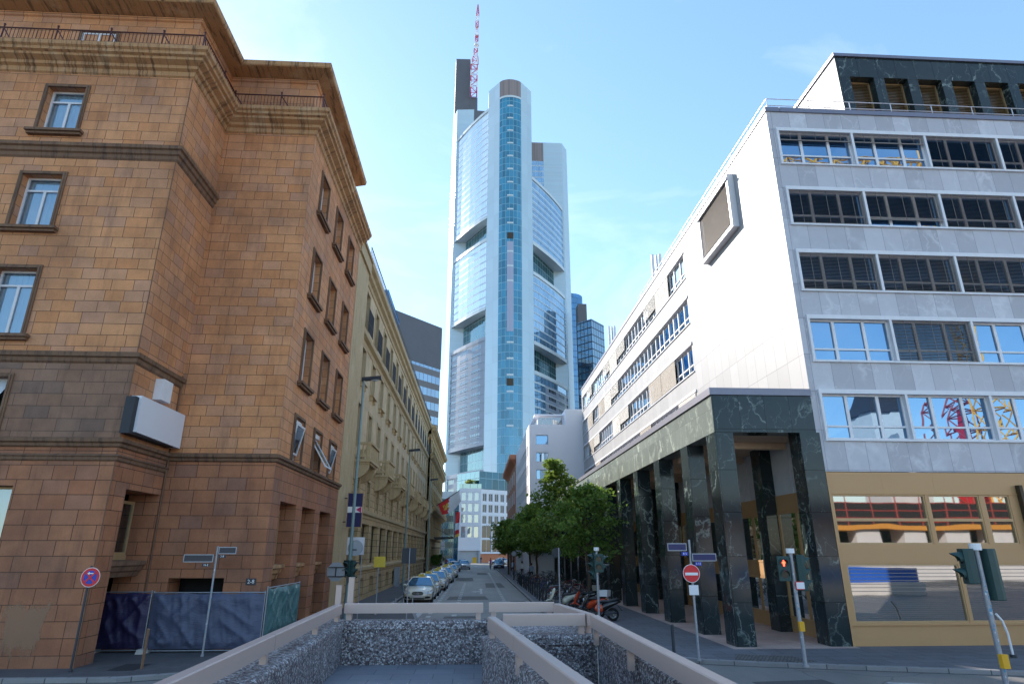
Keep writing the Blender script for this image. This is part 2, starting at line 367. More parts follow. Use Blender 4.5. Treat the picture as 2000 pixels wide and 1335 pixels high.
paving('paving_grey',(.135,.135,.15),(.16,.16,.175),(.06,.06,.065),.9,.6,.012)
paving('paving_dark',(.085,.085,.092),(.105,.105,.11),(.05,.05,.052),.35,.35)
paving('paving_cobble',(.10,.095,.095),(.20,.19,.18),(.045,.042,.04),.11,.10,.014)
paving('paving_pink',(.48,.34,.29),(.54,.40,.34),(.30,.22,.19),.6,.6)
paving('tile_platform',(.20,.215,.25),(.24,.255,.29),(.11,.115,.13),.75,.5,.008,.5)
paving('kerb_stone',(.23,.225,.23),(.30,.29,.29),(.08,.08,.08),1.0,5.0,.015)
g=G('road_paint'); n=g.noise(g.gen(),6,6,.8); g.p(Base_Color=g.mix(g.ramp(n,(.42,0.0),(.62,1.0)),(.42,.42,.42),(.72,.72,.71)),Roughness=.7)
# tarpaulin
def tarp(name,c,c2,st=1.0):
    g=G(name); uv=g.uv(); n=g.n('ShaderNodeTexNoise',{'Vector':g.mapp(uv,(1,1,1)),'Scale':1.5,'Detail':5,'Roughness':.55,'Distortion':1.8}).outputs['Fac']
    w=g.noise(g.mapp(uv,(1.6,5.5,1)),1.2,3,.5,2.0); g.p(Base_Color=g.mix(n,c,c2),Roughness=.5); g.bump(g.math('ADD',n,g.math('MULTIPLY',w,.5)),st*.45,.06)
tarp('tarp_indigo',(.020,.014,.055),(.032,.024,.075),.8); tarp('tarp_blue',(.06,.072,.125),(.085,.10,.165)); tarp('tarp_teal',(.045,.12,.13),(.09,.20,.21))
# facade grids of the towers
gridmat('curve_glass',1.35,3.75,.14,.26,(.20,.33,.46),(.58,.68,.77),.24,.28,.25,(.95,.97,1))
gridmat('curve_glass_blue',1.35,3.75,.07,.20,(.11,.25,.42),(.50,.62,.72),.42,.4,.3,(.75,.9,1))
gridmat('curve_grey',1.5,3.75,.22,.52,(.02,.03,.04),(.24,.29,.38),.05,.6,.4,(.85,.95,1),group=(7,.2),fz=.25)
gridmat('garden_glass',3.0,3.75,.05,.05,(.03,.085,.105),(.36,.48,.54),.05,.35,.3,(.7,.95,1.0),fz=.25)
gridmat('core_glass',1.9,3.75,.07,.06,(.022,.19,.33),(.24,.47,.60),.10,.35,.3,(.8,.97,1))
gridmat('tower_panel',5.2,7.5,.018,.014,(.47,.63,.73),(.34,.45,.54),.10,.05,.35)
gridmat('tower_panel_fine',60.0,.9,.0,.09,(.50,.65,.74),(.36,.46,.54),.10,.03,.35)
gridmat('core_louvre',1.5,60.0,.12,.0,(.26,.22,.21),(.36,.24,.20),.03,.15,.6)
gridmat('dark_tower',1.55,3.7,.09,.46,(.07,.14,.24),(.17,.16,.165),.40,.55,.5,(.75,.88,1))
gridmat('blue_tower',1.6,3.6,.06,.10,(.008,.11,.33),(.02,.14,.38),.22,.6,.3,(.6,.85,1))
gridmat('navy_tower',2.2,3.6,.16,.16,(.02,.06,.14),(.025,.035,.06),.38,.6,.3,(.7,.9,1))
gridmat('end_glass',2.2,3.0,.05,.05,(.012,.085,.15),(.25,.44,.52),.06,.5,.3,(.7,.95,1),fz=.3)
gridmat('link_glass',2.0,3.4,.06,.05,(.04,.09,.08),(.30,.34,.33),.28,.9,.3,(.8,1,.97))

# ------------------------------------------------------------------ camera, light, sky
cam=bpy.data.cameras.new('camera'); camo=bpy.data.objects.new('camera',cam); COL.objects.link(camo); scene.camera=camo
cam.sensor_width=36; cam.lens=36*1207/2000; cam.clip_end=6000; cam.clip_start=.05
camo.location=(0,0,3.1); camo.rotation_euler=(R(90+18.6),0,-R(3.15))
SUN_EL=R(30.5); SUN_AZ=R(-35.5)      # azimuth from +Y, negative = to the left
sdir=Vector((math.sin(SUN_AZ)*math.cos(SUN_EL),math.cos(SUN_AZ)*math.cos(SUN_EL),math.sin(SUN_EL)))
sl=bpy.data.lights.new('sun','SUN'); sl.energy=2.5; sl.angle=R(.5); sl.color=(1,.92,.82)
so=bpy.data.objects.new('sun',sl); COL.objects.link(so); so.rotation_euler=sdir.to_track_quat('Z','Y').to_euler(); so.location=(-60,80,80)
w=bpy.data.worlds.new('World'); scene.world=w; w.use_nodes=True; nt=w.node_tree; bg=nt.nodes['Background']
sky=nt.nodes.new('ShaderNodeTexSky'); sky.sky_type='NISHITA'; sky.sun_disc=False; sky.sun_elevation=SUN_EL; sky.sun_rotation=SUN_AZ; sky.altitude=100; sky.air_density=1.0; sky.dust_density=.15; sky.ozone_density=1.6
tc=nt.nodes.new('ShaderNodeTexCoord'); mp=nt.nodes.new('ShaderNodeMapping'); mp.inputs['Scale'].default_value=(1.2,2.2,3.2); mp.inputs['Rotation'].default_value=(0,0,R(35))
nz=nt.nodes.new('ShaderNodeTexNoise'); nz.inputs['Scale'].default_value=1.7; nz.inputs['Detail'].default_value=7; nz.inputs['Roughness'].default_value=.58; nz.inputs['Distortion'].default_value=.7
rp=nt.nodes.new('ShaderNodeValToRGB'); rp.color_ramp.elements[0].position=.50; rp.color_ramp.elements[1].position=.80; rp.color_ramp.elements[1].color=(.24,.24,.24,1)
mx=nt.nodes.new('ShaderNodeMix'); mx.data_type='RGBA'; mx.inputs[7].default_value=(6.5,7.2,8.0,1)
nt.links.new(tc.outputs['Generated'],mp.inputs[0]); nt.links.new(mp.outputs[0],nz.inputs['Vector']); nt.links.new(nz.outputs['Fac'],rp.inputs[0]); nt.links.new(rp.outputs[0],mx.inputs[0])
nt.links.new(sky.outputs[0],mx.inputs[6]); tn=nt.nodes.new('ShaderNodeMix'); tn.data_type='RGBA'; tn.blend_type='MULTIPLY'; tn.inputs[0].default_value=1; tn.inputs[7].default_value=(1,1.0,1.0,1)
gm=nt.nodes.new('ShaderNodeGamma'); gm.inputs[1].default_value=.72; hs=nt.nodes.new('ShaderNodeHueSaturation'); hs.inputs['Saturation'].default_value=1.25; hs.inputs['Hue'].default_value=.497
nt.links.new(mx.outputs[2],gm.inputs[0]); nt.links.new(gm.outputs[0],hs.inputs['Color']); nt.links.new(hs.outputs[0],tn.inputs[6]); nt.links.new(tn.outputs[2],bg.inputs[0]); bg.inputs[1].default_value=.125
scene.view_settings.view_transform='Standard'; scene.view_settings.look='None'; scene.view_settings.exposure=2.0; scene.view_settings.gamma=1
scene.cycles.max_bounces=8; scene.cycles.diffuse_bounces=4; scene.cycles.glossy_bounces=4; scene.cycles.transparent_max_bounces=12; scene.cycles.caustics_reflective=False; scene.cycles.caustics_refractive=False
scene.cycles.sample_clamp_indirect=4

# ------------------------------------------------------------------ ground, road, pavements
b=MB(); b.poly([(-900,-600,-.03),(900,-600,-.03),(900,1600,-.03),(-900,1600,-.03)]); kind(b.build('ground','paving_dark'),'structure')
b=MB(); b.poly([(-5.2,16,0),(3.7,16,0),(3.7,130,0),(-5.2,130,0)]); b.poly([(-80,-14,0),(80,-14,0),(80,16,0),(-80,16,0)]); b.poly([(-8,16,0),(-5.2,16,0),(-5.2,36,0),(-8,36,0)]); b.poly([(3.7,16,0),(16,16,0),(16,30,0),(3.7,30,0)]); b.poly([(-16,16,0),(-8,16,0),(-8,21,0),(-16,21,0)]); b.poly([(16,16,0),(60,16,0),(60,20,0),(16,20,0)]); b.poly([(-80,16,0),(-16,16,0),(-16,21,0),(-80,21,0)]); b.poly([(-60,130,0),(60,130,0),(60,172,0),(-60,172,0)])
kind(b.build('road','asphalt'),'structure')
RK=[(45,8.8),(14.25,17.2),(8.0,18.9),(6.6,19.4),(5.4,20.4),(4.5,22),(3.9,24),(3.6,26.5),(3.5,29),(3.5,130),(60,130)]
b=MB(); b.prism(RK+[(60,21.7)],-.02,.118); kind(b.build('right_pavement','paving_grey'),'structure')
b=MB(); b.sweep(RK,[(-.006,-.02),(-.006,.115),(.016,.126),(.16,.126),(.16,.1)]); kind(b.build('right_kerb','kerb_stone'),'structure')
b=MB(); b.poly([(8.25,21.3,.123),(12.4,21.3,.123),(12.4,74,.123),(8.25,74,.123)]); kind(b.build('arcade_floor','paving_pink'),'structure')
b=MB(); b.prism([(7.4,19.15),(8.9,18.75),(9.7,18.95),(9.4,19.9),(7.9,20.35)],.116,.1225); kind(b.build('cobbled_patch','paving_cobble'),'structure')
LK=[(-60,17.6),(-8.8,17.6),(-7.0,18.3),(-4.8,20.2),(-3.2,22.8),(-2.5,25.5),(-2.45,30),(-3.0,34),(-4.7,38.2),(-4.9,39),(-4.9,128),(-60,128)]
b=MB(); b.prism(LK,-.02,.118); kind(b.build('left_pavement','paving_dark'),'structure')
b=MB(); b.sweep(LK,[(.006,-.02),(.006,.115),(-.016,.126),(-.16,.126),(-.16,.1)]); kind(b.build('left_kerb','kerb_stone'),'structure')
b=MB(); b.prism([(9.2,9.8),(13.5,9.8),(13.5,13.6),(10.2,14.0),(9.2,13.2)],-.02,.12); kind(b.build('traffic_island','paving_grey'),'structure')
g=G('asphalt_patch'); a=g.noise(g.gen(),70,4,.8); g.p(Base_Color=g.mix(.7,(.085,.083,.082),g.ramp(a,(.3,.65),(.7,1.35)),'MULTIPLY'),Roughness=.7); g.bump(a,.4,.01)
b=MB()
for x0,y0,x1,y1,k in ((-1.9,44,.9,47.6,.2),(.9,58,2.6,66,.1),(-2.2,70,-.2,79,.15),(2.2,36,3.3,43,.08),(3.2,14.4,6.6,16.4,.3),(6.8,15.2,9.0,17.1,.2),(-9,14.2,-5.2,15.6,.2),(.2,88,1.6,96,.1),(-1.6,30,.2,33.6,.2)): b.poly([(x0,y0,.002),(x1,y0+k,.002),(x1-k,y1,.002),(x0+k*.5,y1-k,.002)])
kind(b.build('road_patches','asphalt_patch'),'structure')
# road markings: one sheet 4 mm above the asphalt
b=MB(); z=.004
def strip(x0,y0,x1,y1,wd):
    d=Vector((x1-x0,y1-y0)).normalized(); n=Vector((-d.y,d.x))*wd/2
    b.poly([(x0-n.x,y0-n.y,z),(x0+n.x,y0+n.y,z),(x1+n.x,y1+n.y,z),(x1-n.x,y1-n.y,z)])
y=33
while y<66: strip(-2.3,y,-2.3,y+.75,.22); y+=1.7
y=31.5
while y<66: strip(-1.05,y,-1.05,y+.8,.24); y+=2.0
y=40
while y<84: strip(1.87,y,1.87,y+.75,.22); y+=1.8
strip(1.87,84,1.87,97,.2); strip(-2.68,41.6,-2.6,66,.13); strip(-3.1,26,-2.7,41,.3)
strip(.45,50,.45,55,.18); b.poly([(.05,52.3,z),(.45,52.3,z),(.45,53.1,z),(-.15,52.9,z)]); b.poly([(-.35,52.6,z),(.05,51.9,z),(.05,53.5,z)])
b.poly([(.2,55,z),(.7,55,z),(.45,57,z)])
for k in range(7): strip(-2.2+.9*k,31,-1.9+.9*k,31,.35)
strip(-4.4,34.6,-2.9,36.4,.16); strip(-4.6,35.6,-2.9,35.4,.12)
for x0,y0,x1,y1 in ((10.2,16.6,12.2,16.05),(13.8,15.9,16.4,15.2),(14.6,15.0,17.5,14.2),(-14,16.8,-11,16.8)): strip(x0,y0,x1,y1,.16)
kind(b.build('road_markings','road_paint'),'structure')
b=MB()
for x0,y0,x1,y1 in ((-9.6,18.6,-8.9,19.6),): b.poly([(x0,y0,.124),(x1,y0,.124),(x1,y1,.124),(x0,y1,.124)])
kind(b.build('manhole_covers','manhole'),'structure')

# ------------------------------------------------------------------ windows
def window(par,F,u0,u1,z0,z1,dep,fm='white_paint_frame',fw=.07,curt='curtain',mul=1,trans=None,sur=None,sill=None,back=None,glass='glass_clear',name='window',fold=.5):
    """frame mesh = the window part; pane, curtain, surround, sill are its sub-parts"""
    m=MB(); d=-dep; frame(m,F,u0,u1,z0,z1,fw,d-.05,d+.02)
    tz=z1 if trans is None else trans
    if trans: m.fbox(F,u0+fw,u1-fw,tz-fw/2,tz+fw/2,d-.05,d+.021)
    for k in range(1,mul+1):
        c=u0+(u1-u0)*k/(mul+1); m.fbox(F,c-fw*.6,c+fw*.6,z0+fw,tz-(fw/2 if trans else fw),d-.05,d+.022)
    w=m.build(name,fm,par)
    p=MB(); p.fquad(F,u0+.01,u1-.01,z0+.01,z1-.01,d-.02); p.build('pane',glass,w)
    if curt:
        c=MB(); n=max(6,int((u1-u0)/.06)); 
        lo,hi=(.0,1.0) if fold==1 else ((0,.5) if fold==0 else (.0,1.0))
        for k in range(n):
            a0=u0+(u1-u0)*(lo+(hi-lo)*k/n); a1=u0+(u1-u0)*(lo+(hi-lo)*(k+1)/n)
            if fold==.5 and .36<(k+.5)/n<.60: continue
            f=lambda k:-.10-.022*math.sin(k*2.1)-.012*math.sin(k*.9)
            c.poly([F(a0,z0,d+f(k)),F(a1,z0,d+f(k+1)),F(a1,z1,d+f(k+1)),F(a0,z1,d+f(k))])
        c.build('curtain',curt,w,smooth=False)
    if sur:
        s_=MB(); t=.12
        for i,(e,q) in enumerate(((t,.05),(t*.5,.08))): 
            s_.fbox(F,u0-e,u0-.002-i*.001,z0,z1+e,-.02,q-i*.002); s_.fbox(F,u1+.002+i*.001,u1+e,z0,z1+e,-.02,q-i*.002); s_.fbox(F,u0-.002,u1+.002,z1+.002+i*.001,z1+e-.001,-.02,q-.003-i*.002)
        s_.build('surround',sur,w)
    if sill:
        s_=MB(); s_.fbox(F,u0-.28,u1+.28,z0-.10,z0-.004,-.02,.22); s_.fbox(F,u0-.24,u1+.24,z0-.19,z0-.103,-.02,.15); s_.build('sill',sill,w)
    if back:
        s_=MB(); s_.fquad(F,u0-.3,u1+.3,z0-.2,z1+.2,d-.6); s_.build('room',back,w)
    return w

# ------------------------------------------------------------------ brown stone building (left corner)
T=thing('brown_stone_building','tall brown sandstone corner building with stone cornice and iron balcony rail','building',(-14,24,0))
def TB(mb,n,mt,par=T,**k):  # parts are authored in world coordinates
    o=mb.build(n,mt,par,**k); o.matrix_parent_inverse=Matrix.Translation(-Vector(par.location)) if par else Matrix(); return o
def fix(o,root):
    if o.parent is root: o.matrix_parent_inverse=Matrix.Translation(-Vector(root.location))
bpy_T=[]
PATH=[(-46,19),(-10.65,19),(-10.65,22.1),(-7,22.1),(-7,32.35)]
Ff=fac((0,19,0),(1,0,0),(0,-1,0)); Fr=fac((-10.65,0,0),(0,1,0),(1,0,0)); F2=fac((0,22.1,0),(1,0,0),(0,-1,0)); Fs=fac((-7,0,0),(0,1,0),(1,0,0))
WX=[-14.93,-19.4,-23.9,-28.4,-32.9]
fh=[]
for x in WX:
    for z0,z1 in ((16.98,18.84),(13.2,15.22),(9.45,11.72),(6.42,8.1)): fh.append((x-.66,x+.66,z0,z1,.34))
    fh.append((x-1.5,x+1.55,2.55,4.87,.45))
SC=[24.35,27.3,30.25]
sh=[]
for y in SC:
    for z0,z1 in ((16.75,18.7),(12.95,14.97),(9.3,11.4),(6.3,7.95)): sh.append((y-.62,y+.62,z0,z1,.34))
    sh.append((y-1.22,y+.85,.1,4.76,.75))
for nm,mt,za,zb in (('wall','brown_stone',6.05,19.6),('plinth_wall','brown_stone_low',0,6.05)):
    b=MB(); sel=lambda H:[h for h in H if za<=h[2]<zb]
    wall(b,Ff,-46,-10.65,8.7 if za>1 else za,zb,[h for h in sel(fh) if h[2]>8.7 or za<1]); wall(b,Fr,19,22.1,za,zb,sel([(19.85,21.95,0,4.86,1.0)])); wall(b,F2,-10.65,-7,za,zb,sel([(-9.99,-8.21,0.05,2.24,.9)])); wall(b,Fs,22.1,32.35,za,zb,sel(sh))
    TB(b,nm,mt)
b=MB(); wall(b,Ff,-46,-10.65,6.05,8.7,[h for h in fh if 6.05<h[2]<8.7]); TB(b,'sooty_wall','sooty_stone')
b=MB(); b.sweep([(-46,20.15),(-12.4,20.15),(-12.4,23.4),(-8.35,23.4),(-8.35,32.3)],[(0,0),(0,22)],caps=False)
TB(b,'interior','room_dark')
for nm,pr,mt in (('upper_band',[(0,15.88),(.05,15.95),(.06,16.08),(.12,16.12),(.13,16.26),(.20,16.30),(.21,16.42),(0,16.46)],'dark_trim'),
              ('middle_band',[(0,8.56),(.06,8.62),(.07,8.74),(.14,8.77),(.15,8.9),(0,8.96)],'dark_trim')):
    b=MB(); b.sweep(PATH[:4][:3] if True else PATH,pr); TB(b,nm,mt)
b=MB(); b.sweep(PATH,[(0,5.98),(.07,6.02),(.08,6.10),(.16,6.14),(.17,6.24),(0,6.29)]); TB(b,'lower_band','dark_trim')
b=MB(); b.sweep(PATH[:3],[(0,5.58),(.05,5.62),(.06,5.70),(.10,5.73),(0,5.80)]); TB(b,'string_course','dark_trim')
b=MB(); b.sweep(PATH,[(0,19.45),(.06,19.5),(.09,19.66),(.20,19.72),(.22,19.83),(.42,19.93),(.44,20.02),(.54,20.06),(.56,20.16),(.64,20.22),(.66,20.36),(.62,20.40),(-1.2,20.40)]); TB(b,'cornice','brown_trim')
b=MB(); b.sweep([(-46,19),(-10.65,19),(-10.65,22.1),(-7,22.1),(-7,30.4)],[(-.30,20.39),(-.30,22.30),(-.24,22.34),(-.22,22.48),(-.3,22.5)]); TB(b,'attic_wall','brown_stone')
b=MB(); b.sweep([(-46,19),(-10.65,19),(-10.65,22.1),(-7,22.1),(-7,30.7)],[(-.4,22.50),(-.22,22.5),(.38,22.62),(.42,22.66),(.45,22.84),(.40,22.88),(-.6,22.95),(-4,23.05)]); TB(b,'eaves','brown_trim')
# attic window frames
for x in (-14.55,-19.4,-24):
    w=window(T,fac((0,19.3,0),(1,0,0),(0,-1,0)),x-.62,x+.62,20.42,21.62,-.012,trans=None,sur='dark_trim',fm='white_paint_frame',glass='glass_mirror',curt=None); fix(w,T)
# balcony railing
b=MB(); RP=[(-46,18.76),(-10.41,18.76),(-10.41,21.86),(-6.76,21.86),(-6.76,32.3)]
for p,q in zip(RP,RP[1:]):
    P=Vector((p[0],p[1],0));Q=Vector((q[0],q[1],0)); L=(Q-P).length; 
    for z in (20.55,21.22): b.cyl(P+Vector((0,0,z)),Q+Vector((0,0,z)),.028,6)
    n=int(L/.135)
    if p[0]<-30: s0=int(n*.75)
    else: s0=0
    for k in range(s0,n+1):
        c=P+(Q-P)*k/n; big=(k%14==0); b.cyl(c+Vector((0,0,20.4)),c+Vector((0,0,21.32 if big else 21.22)),.026 if big else .011,5)
        if big:
            d=(Q-P).normalized(); b.cyl(c+Vector((0,0,21.2)),c+d*.5+Vector((-d.y*-.0,d.x*.0,20.45)),.024,5); b.sphere(tuple(c+Vector((0,0,21.36))),.045,6,4)
TB(b,'railing','rail_oxblood')
for x in WX[:2]:
    for z0,z1,tr in ((16.98,18.84,18.38),(13.2,15.22,14.72),(9.45,11.72,11.2)):
        w=window(T,Ff,x-.66,x+.66,z0,z1,.26,trans=tr,sur='dark_trim',sill='dark_trim',fold=1); fix(w,T)
    w=window(T,Ff,x-.66,x+.66,6.42,8.1,.26,sur='dark_trim',curt=None,trans=7.0,mul=0); fix(w,T)
    m=MB(); F=Ff; m.poly([F(x-.5,8.02,-.2),F(x+.6,8.02,-.2),F(x+.5,7.2,.25),F(x-.6,7.5,.02)]); o=m.build('open_sash','curtain_grey',w)
    w=window(T,Ff,x-1.5,x+1.55,2.55,4.87,.4,sur=None,mul=2,fm='gold_frame',curt='curtain_grey',fold=1); fix(w,T)
w=window(T,Fr,19.9,21.9,2.95,4.62,.75,fm='gold_frame',mul=1,curt='curtain',fold=0,back='room_warm',fw=.09); fix(w,T)
b=MB(); b.sweep([(-10.9,19.9),(-10.9,21.9)],[(-.5,2.28),(.0,2.32),(.05,2.45),(.12,2.5),(.16,2.62),(.22,2.66),(.22,2.78),(-.7,2.82)]); o=b.build('sill','dark_trim',w)
b=MB(); b.fbox(Fr,19.9,21.9,2.80,2.95,-.8,-.7); b.build('sill_panel','gold_frame',w)
for y in SC:
    for z0,z1,tr in ((16.75,18.7,18.2),(12.95,14.97,14.45),(9.3,11.4,10.9)):
        w=window(T,Fs,y-.62,y+.62,z0,z1,.26,trans=tr,sur='dark_trim',sill='dark_trim',curt='curtain_grey'); fix(w,T)
    w=window(T,Fs,y-.62,y+.62,6.3,7.95,.26,sur='dark_trim',curt='curtain',mul=0,back='room_dark',fold=1); fix(w,T)
    m=MB(); m.fbox(Fs,y-.6,y+.6,7.72,7.9,-.2,-.05); m.build('shutter_box','white_enamel',w)
    # tilted sash leaning out of the frame
    m=MB(); a=.42 if abs(y-27.3)<.1 else .16; zz=6.95 if a>.3 else 7.15
    def Fo(u,z,d): t=(7.72-z)/(7.72-6.35); return Fs(u,z,-.22+a*t*2.0+d) if a>.3 else Fs(u,z,-.22+.28*(z-6.35)/1.3+d)
    frame(m,Fo,y-.55,y+.55,6.42 if a>.3 else 6.6,7.70,.07,0,.05); sa=m.build('open_sash','white_paint_frame',w)
    m=MB(); m.fquad(Fo,y-.5,y+.5,6.46,7.66,.025); m.build('sash_pane','glass_clear',w)
    w=window(T,Fs,y-1.2,y+.83,2.62,4.55,.6,fm='gold_frame',mul=0,curt='curtain_grey',fold=1,fw=.1); fix(w,T)
    m=MB(); m.sweep([(-7.45,y-1.2),(-7.45,y+.83)],[(-.1,2.05),(.02,2.1),(.06,2.24),(.14,2.3),(.18,2.44),(.26,2.48),(.26,2.6),(-.2,2.62)]); m.build('sill','brown_trim',w)
    w=window(T,Fs,y-1.2,y+.83,.35,2.02,.68,fm='gold_frame',mul=0,curt=None,glass='glass_dark',name='basement_window'); fix(w,T)
    o=MB(); o.fbox(Fs,y-1.2,y+.83,.1,.34,-.75,-.6); o=TB(o,'basement_step','brown_trim')
b=MB(); b.fbox(F2,-7.5,-7.17,2.02,2.23,.001,.02); o=TB(b,'house_number_plate','navy_plate'); tx=text('2-8','number_lettering',.17,'white_enamel',o,(-7.335,22.075,2.125),(R(90),0,0))
b=MB(); b.fbox(Ff,-14.2,-12.4,.3,2.6,.0045,.006)
b=MB(); b.poly([(-46,19.2,22.9),(-11,19.2,22.9),(-11,22.3,22.9),(-7.3,22.3,22.9),(-7.3,32.3,22.9),(-46,32.3,22.9)]); b.poly([(-7,32.35,0),(-46,32.35,0),(-46,32.35,22),(-7,32.35,20.3)]); b.poly([(-7.02,30.4,20.3),(-46,30.4,20.3),(-46,30.4,22.9),(-7.3,30.4,22.9)]); b.poly([(-46,19,0),(-46,19,22),(-46,32,22),(-46,32,0)]); TB(b,'roof','brown_stone')
# pale cleaned-off patch on the plinth
g=G('patch'); n=g.noise(g.mapp(g.uv(),(1.6,.6,1)),1.8,5,.6); uvs=g.n('ShaderNodeSeparateXYZ',{0:g.uv()})
tr=g.n('ShaderNodeBsdfTransparent'); dx=g.math('ABSOLUTE',g.math('ADD',uvs.outputs[0],12.15)); dz=g.math('ABSOLUTE',g.math('ADD',uvs.outputs[1],-1.05))
k=g.math('ADD',g.math('MAXIMUM',g.math('DIVIDE',dx,.72),g.math('DIVIDE',dz,.85)),g.math('MULTIPLY',g.math('ADD',n,-.5),1.9))
f=g.math('MULTIPLY',g.ramp(k,(.62,1.0),(.8,0.0)),.55); g.p(Base_Color=(.40,.24,.15),Roughness=.9); mxs=g.n('ShaderNodeMixShader',{0:f,1:tr,2:g.b}); g.t.links.new(mxs.outputs[0],g.t.nodes['Material Output'].inputs[0])
b=MB(); b.fquad(Ff,-13.6,-10.9,.05,2.6,.004); TB(b,'cleaned_patch','patch')
b=MB(); b.cyl((-10.66,18.985,.1),(-10.66,18.985,19.4),.014,5); b.cyl((-10.6,22.0,.1),(-10.6,22.0,9.0),.028,6); TB(b,'drain_pipe','dark_trim')
# white sign boxes on the return wall
s=thing('illuminated_sign','large blank white sign box with dark back bolted to the brown corner building','sign',(-10.3,20.6,7))
b=MB(); b.hexa([(-10.28,19.05,6.47),(-10.28,22.0,6.42),(-10.6,22.0,6.42),(-10.6,19.05,6.47)],[(-10.28,19.05,7.58),(-10.28,22.0,7.58),(-10.6,22.0,7.58),(-10.6,19.05,7.58)]); o=TB(b,'sign_face','board_white',s)
b=MB(); b.box(-10.64,-10.36,18.84,21.7,6.40,7.52); o=TB(b,'sign_case','sign_back',s)
b=MB(); b.box(-10.64,-10.36,20.32,20.95,7.76,8.45)
tag(b.build('alarm_box','white_enamel'),'small white box mounted above the blank white sign on brown stone','box')

# ------------------------------------------------------------------ cream street front (hotel)
H=thing('cream_stone_building','long cream stone building with balconies and rows of tall windows','building',(-12,60,0))
Fc=fac((-7.4,0,0),(0,1,0),(1,0,0)); Fl=fac((-7.2,0,0),(0,1,0),(1,0,0))
BAY=[38.2+3.98*k for k in range(8)]+[70.2+3.4*k for k in range(7)]
up=[];lo=[]
for k,y in enumerate(BAY):
    hw=.66 if k<8 else .6
    up+= [(y-hw,y+hw,9.1,11.73,.3),(y-hw,y+hw,13.1,15.3,.3),(y-hw,y+hw,16.75,19.1,.3)]
    lo+= [(y-hw,y+hw,5.75,7.35,.35),(y-1.42,y+1.42 if k<8 else y+1.3,2.25,4.7,.4),(y-.75,y+.75,.3,1.42,.4)]
b=MB(); wall(b,Fc,35.6,91.4,8.3,19.7,up); TB(b,'upper_wall','cream_stone',H)
b=MB(); wall(b,Fl,35.6,91.4,0,8.3,lo); TB(b,'lower_wall','cream_rustic',H)
b=MB(); b.box(-7.6,-6.98,32.36,35.7,0,19.4); TB(b,'end_pilaster','cream_trim',H)
b=MB(); b.box(-7.7,-6.85,32.4,35.75,19.4,20.15); b.box(-7.7,-6.75,32.42,35.8,20.152,20.35); TB(b,'pilaster_cap','cream_trim',H)
CP=[(-7.2,35.6),(-7.2,91.4)]; CP2=[(-7.4,35.6),(-7.4,91.4)]
for nm,pt,pr in (('base_course',CP,[(0,1.85),(.10,1.9),(.12,2.1),(0,2.16)]),('shop_cornice',CP,[(0,5.0),(.05,5.05),(.06,5.2),(.2,5.28),(.22,5.5),(0,5.56)]),
    ('balcony_course',CP,[(-.2,8.05),(.05,8.1),(.08,8.3),(-.2,8.36)]),('attic_cornice',CP2,[(0,15.45),(.06,15.5),(.08,15.75),(.3,15.86),(.34,16.1),(0,16.2)]),
    ('main_cornice',CP2,[(0,19.5),(.08,19.55),(.1,19.8),(.3,19.9),(.34,20.1),(.55,20.2),(.6,20.5),(.5,20.55),(-3,20.6)])):
    b=MB(); b.sweep(pt,pr); TB(b,nm,'cream_trim',H)
b=MB(); b.poly([(-30,35.6,20.6),(-7.4,35.6,20.6),(-7.4,91.4,20.6),(-30,91.4,20.6)]); b.poly([(-30,35.6,0),(-7.2,35.6,0),(-7.2,35.6,20.5),(-30,35.6,20.5)]); b.poly([(-30,91.4,0),(-7.2,91.4,0),(-7.2,91.4,20.5),(-30,91.4,20.5)]); TB(b,'roof','cream_trim',H)
b=MB()
for z in (20.9,21.45): b.cyl((-7.0,36,z),(-7.0,91.3,z),.035,5)
for k in range(138): b.cyl((-7.0,36+.4*k,20.5),(-7.0,36+.4*k,21.45),.016,4)
TB(b,'roof_railing','iron',H)
b=MB(); b.fquad(Fc,35.6,91.4,8.4,19.6,-.9); b.fquad(Fl,35.6,91.4,0,8.3,-1.0); TB(b,'interior','room_dark',H)
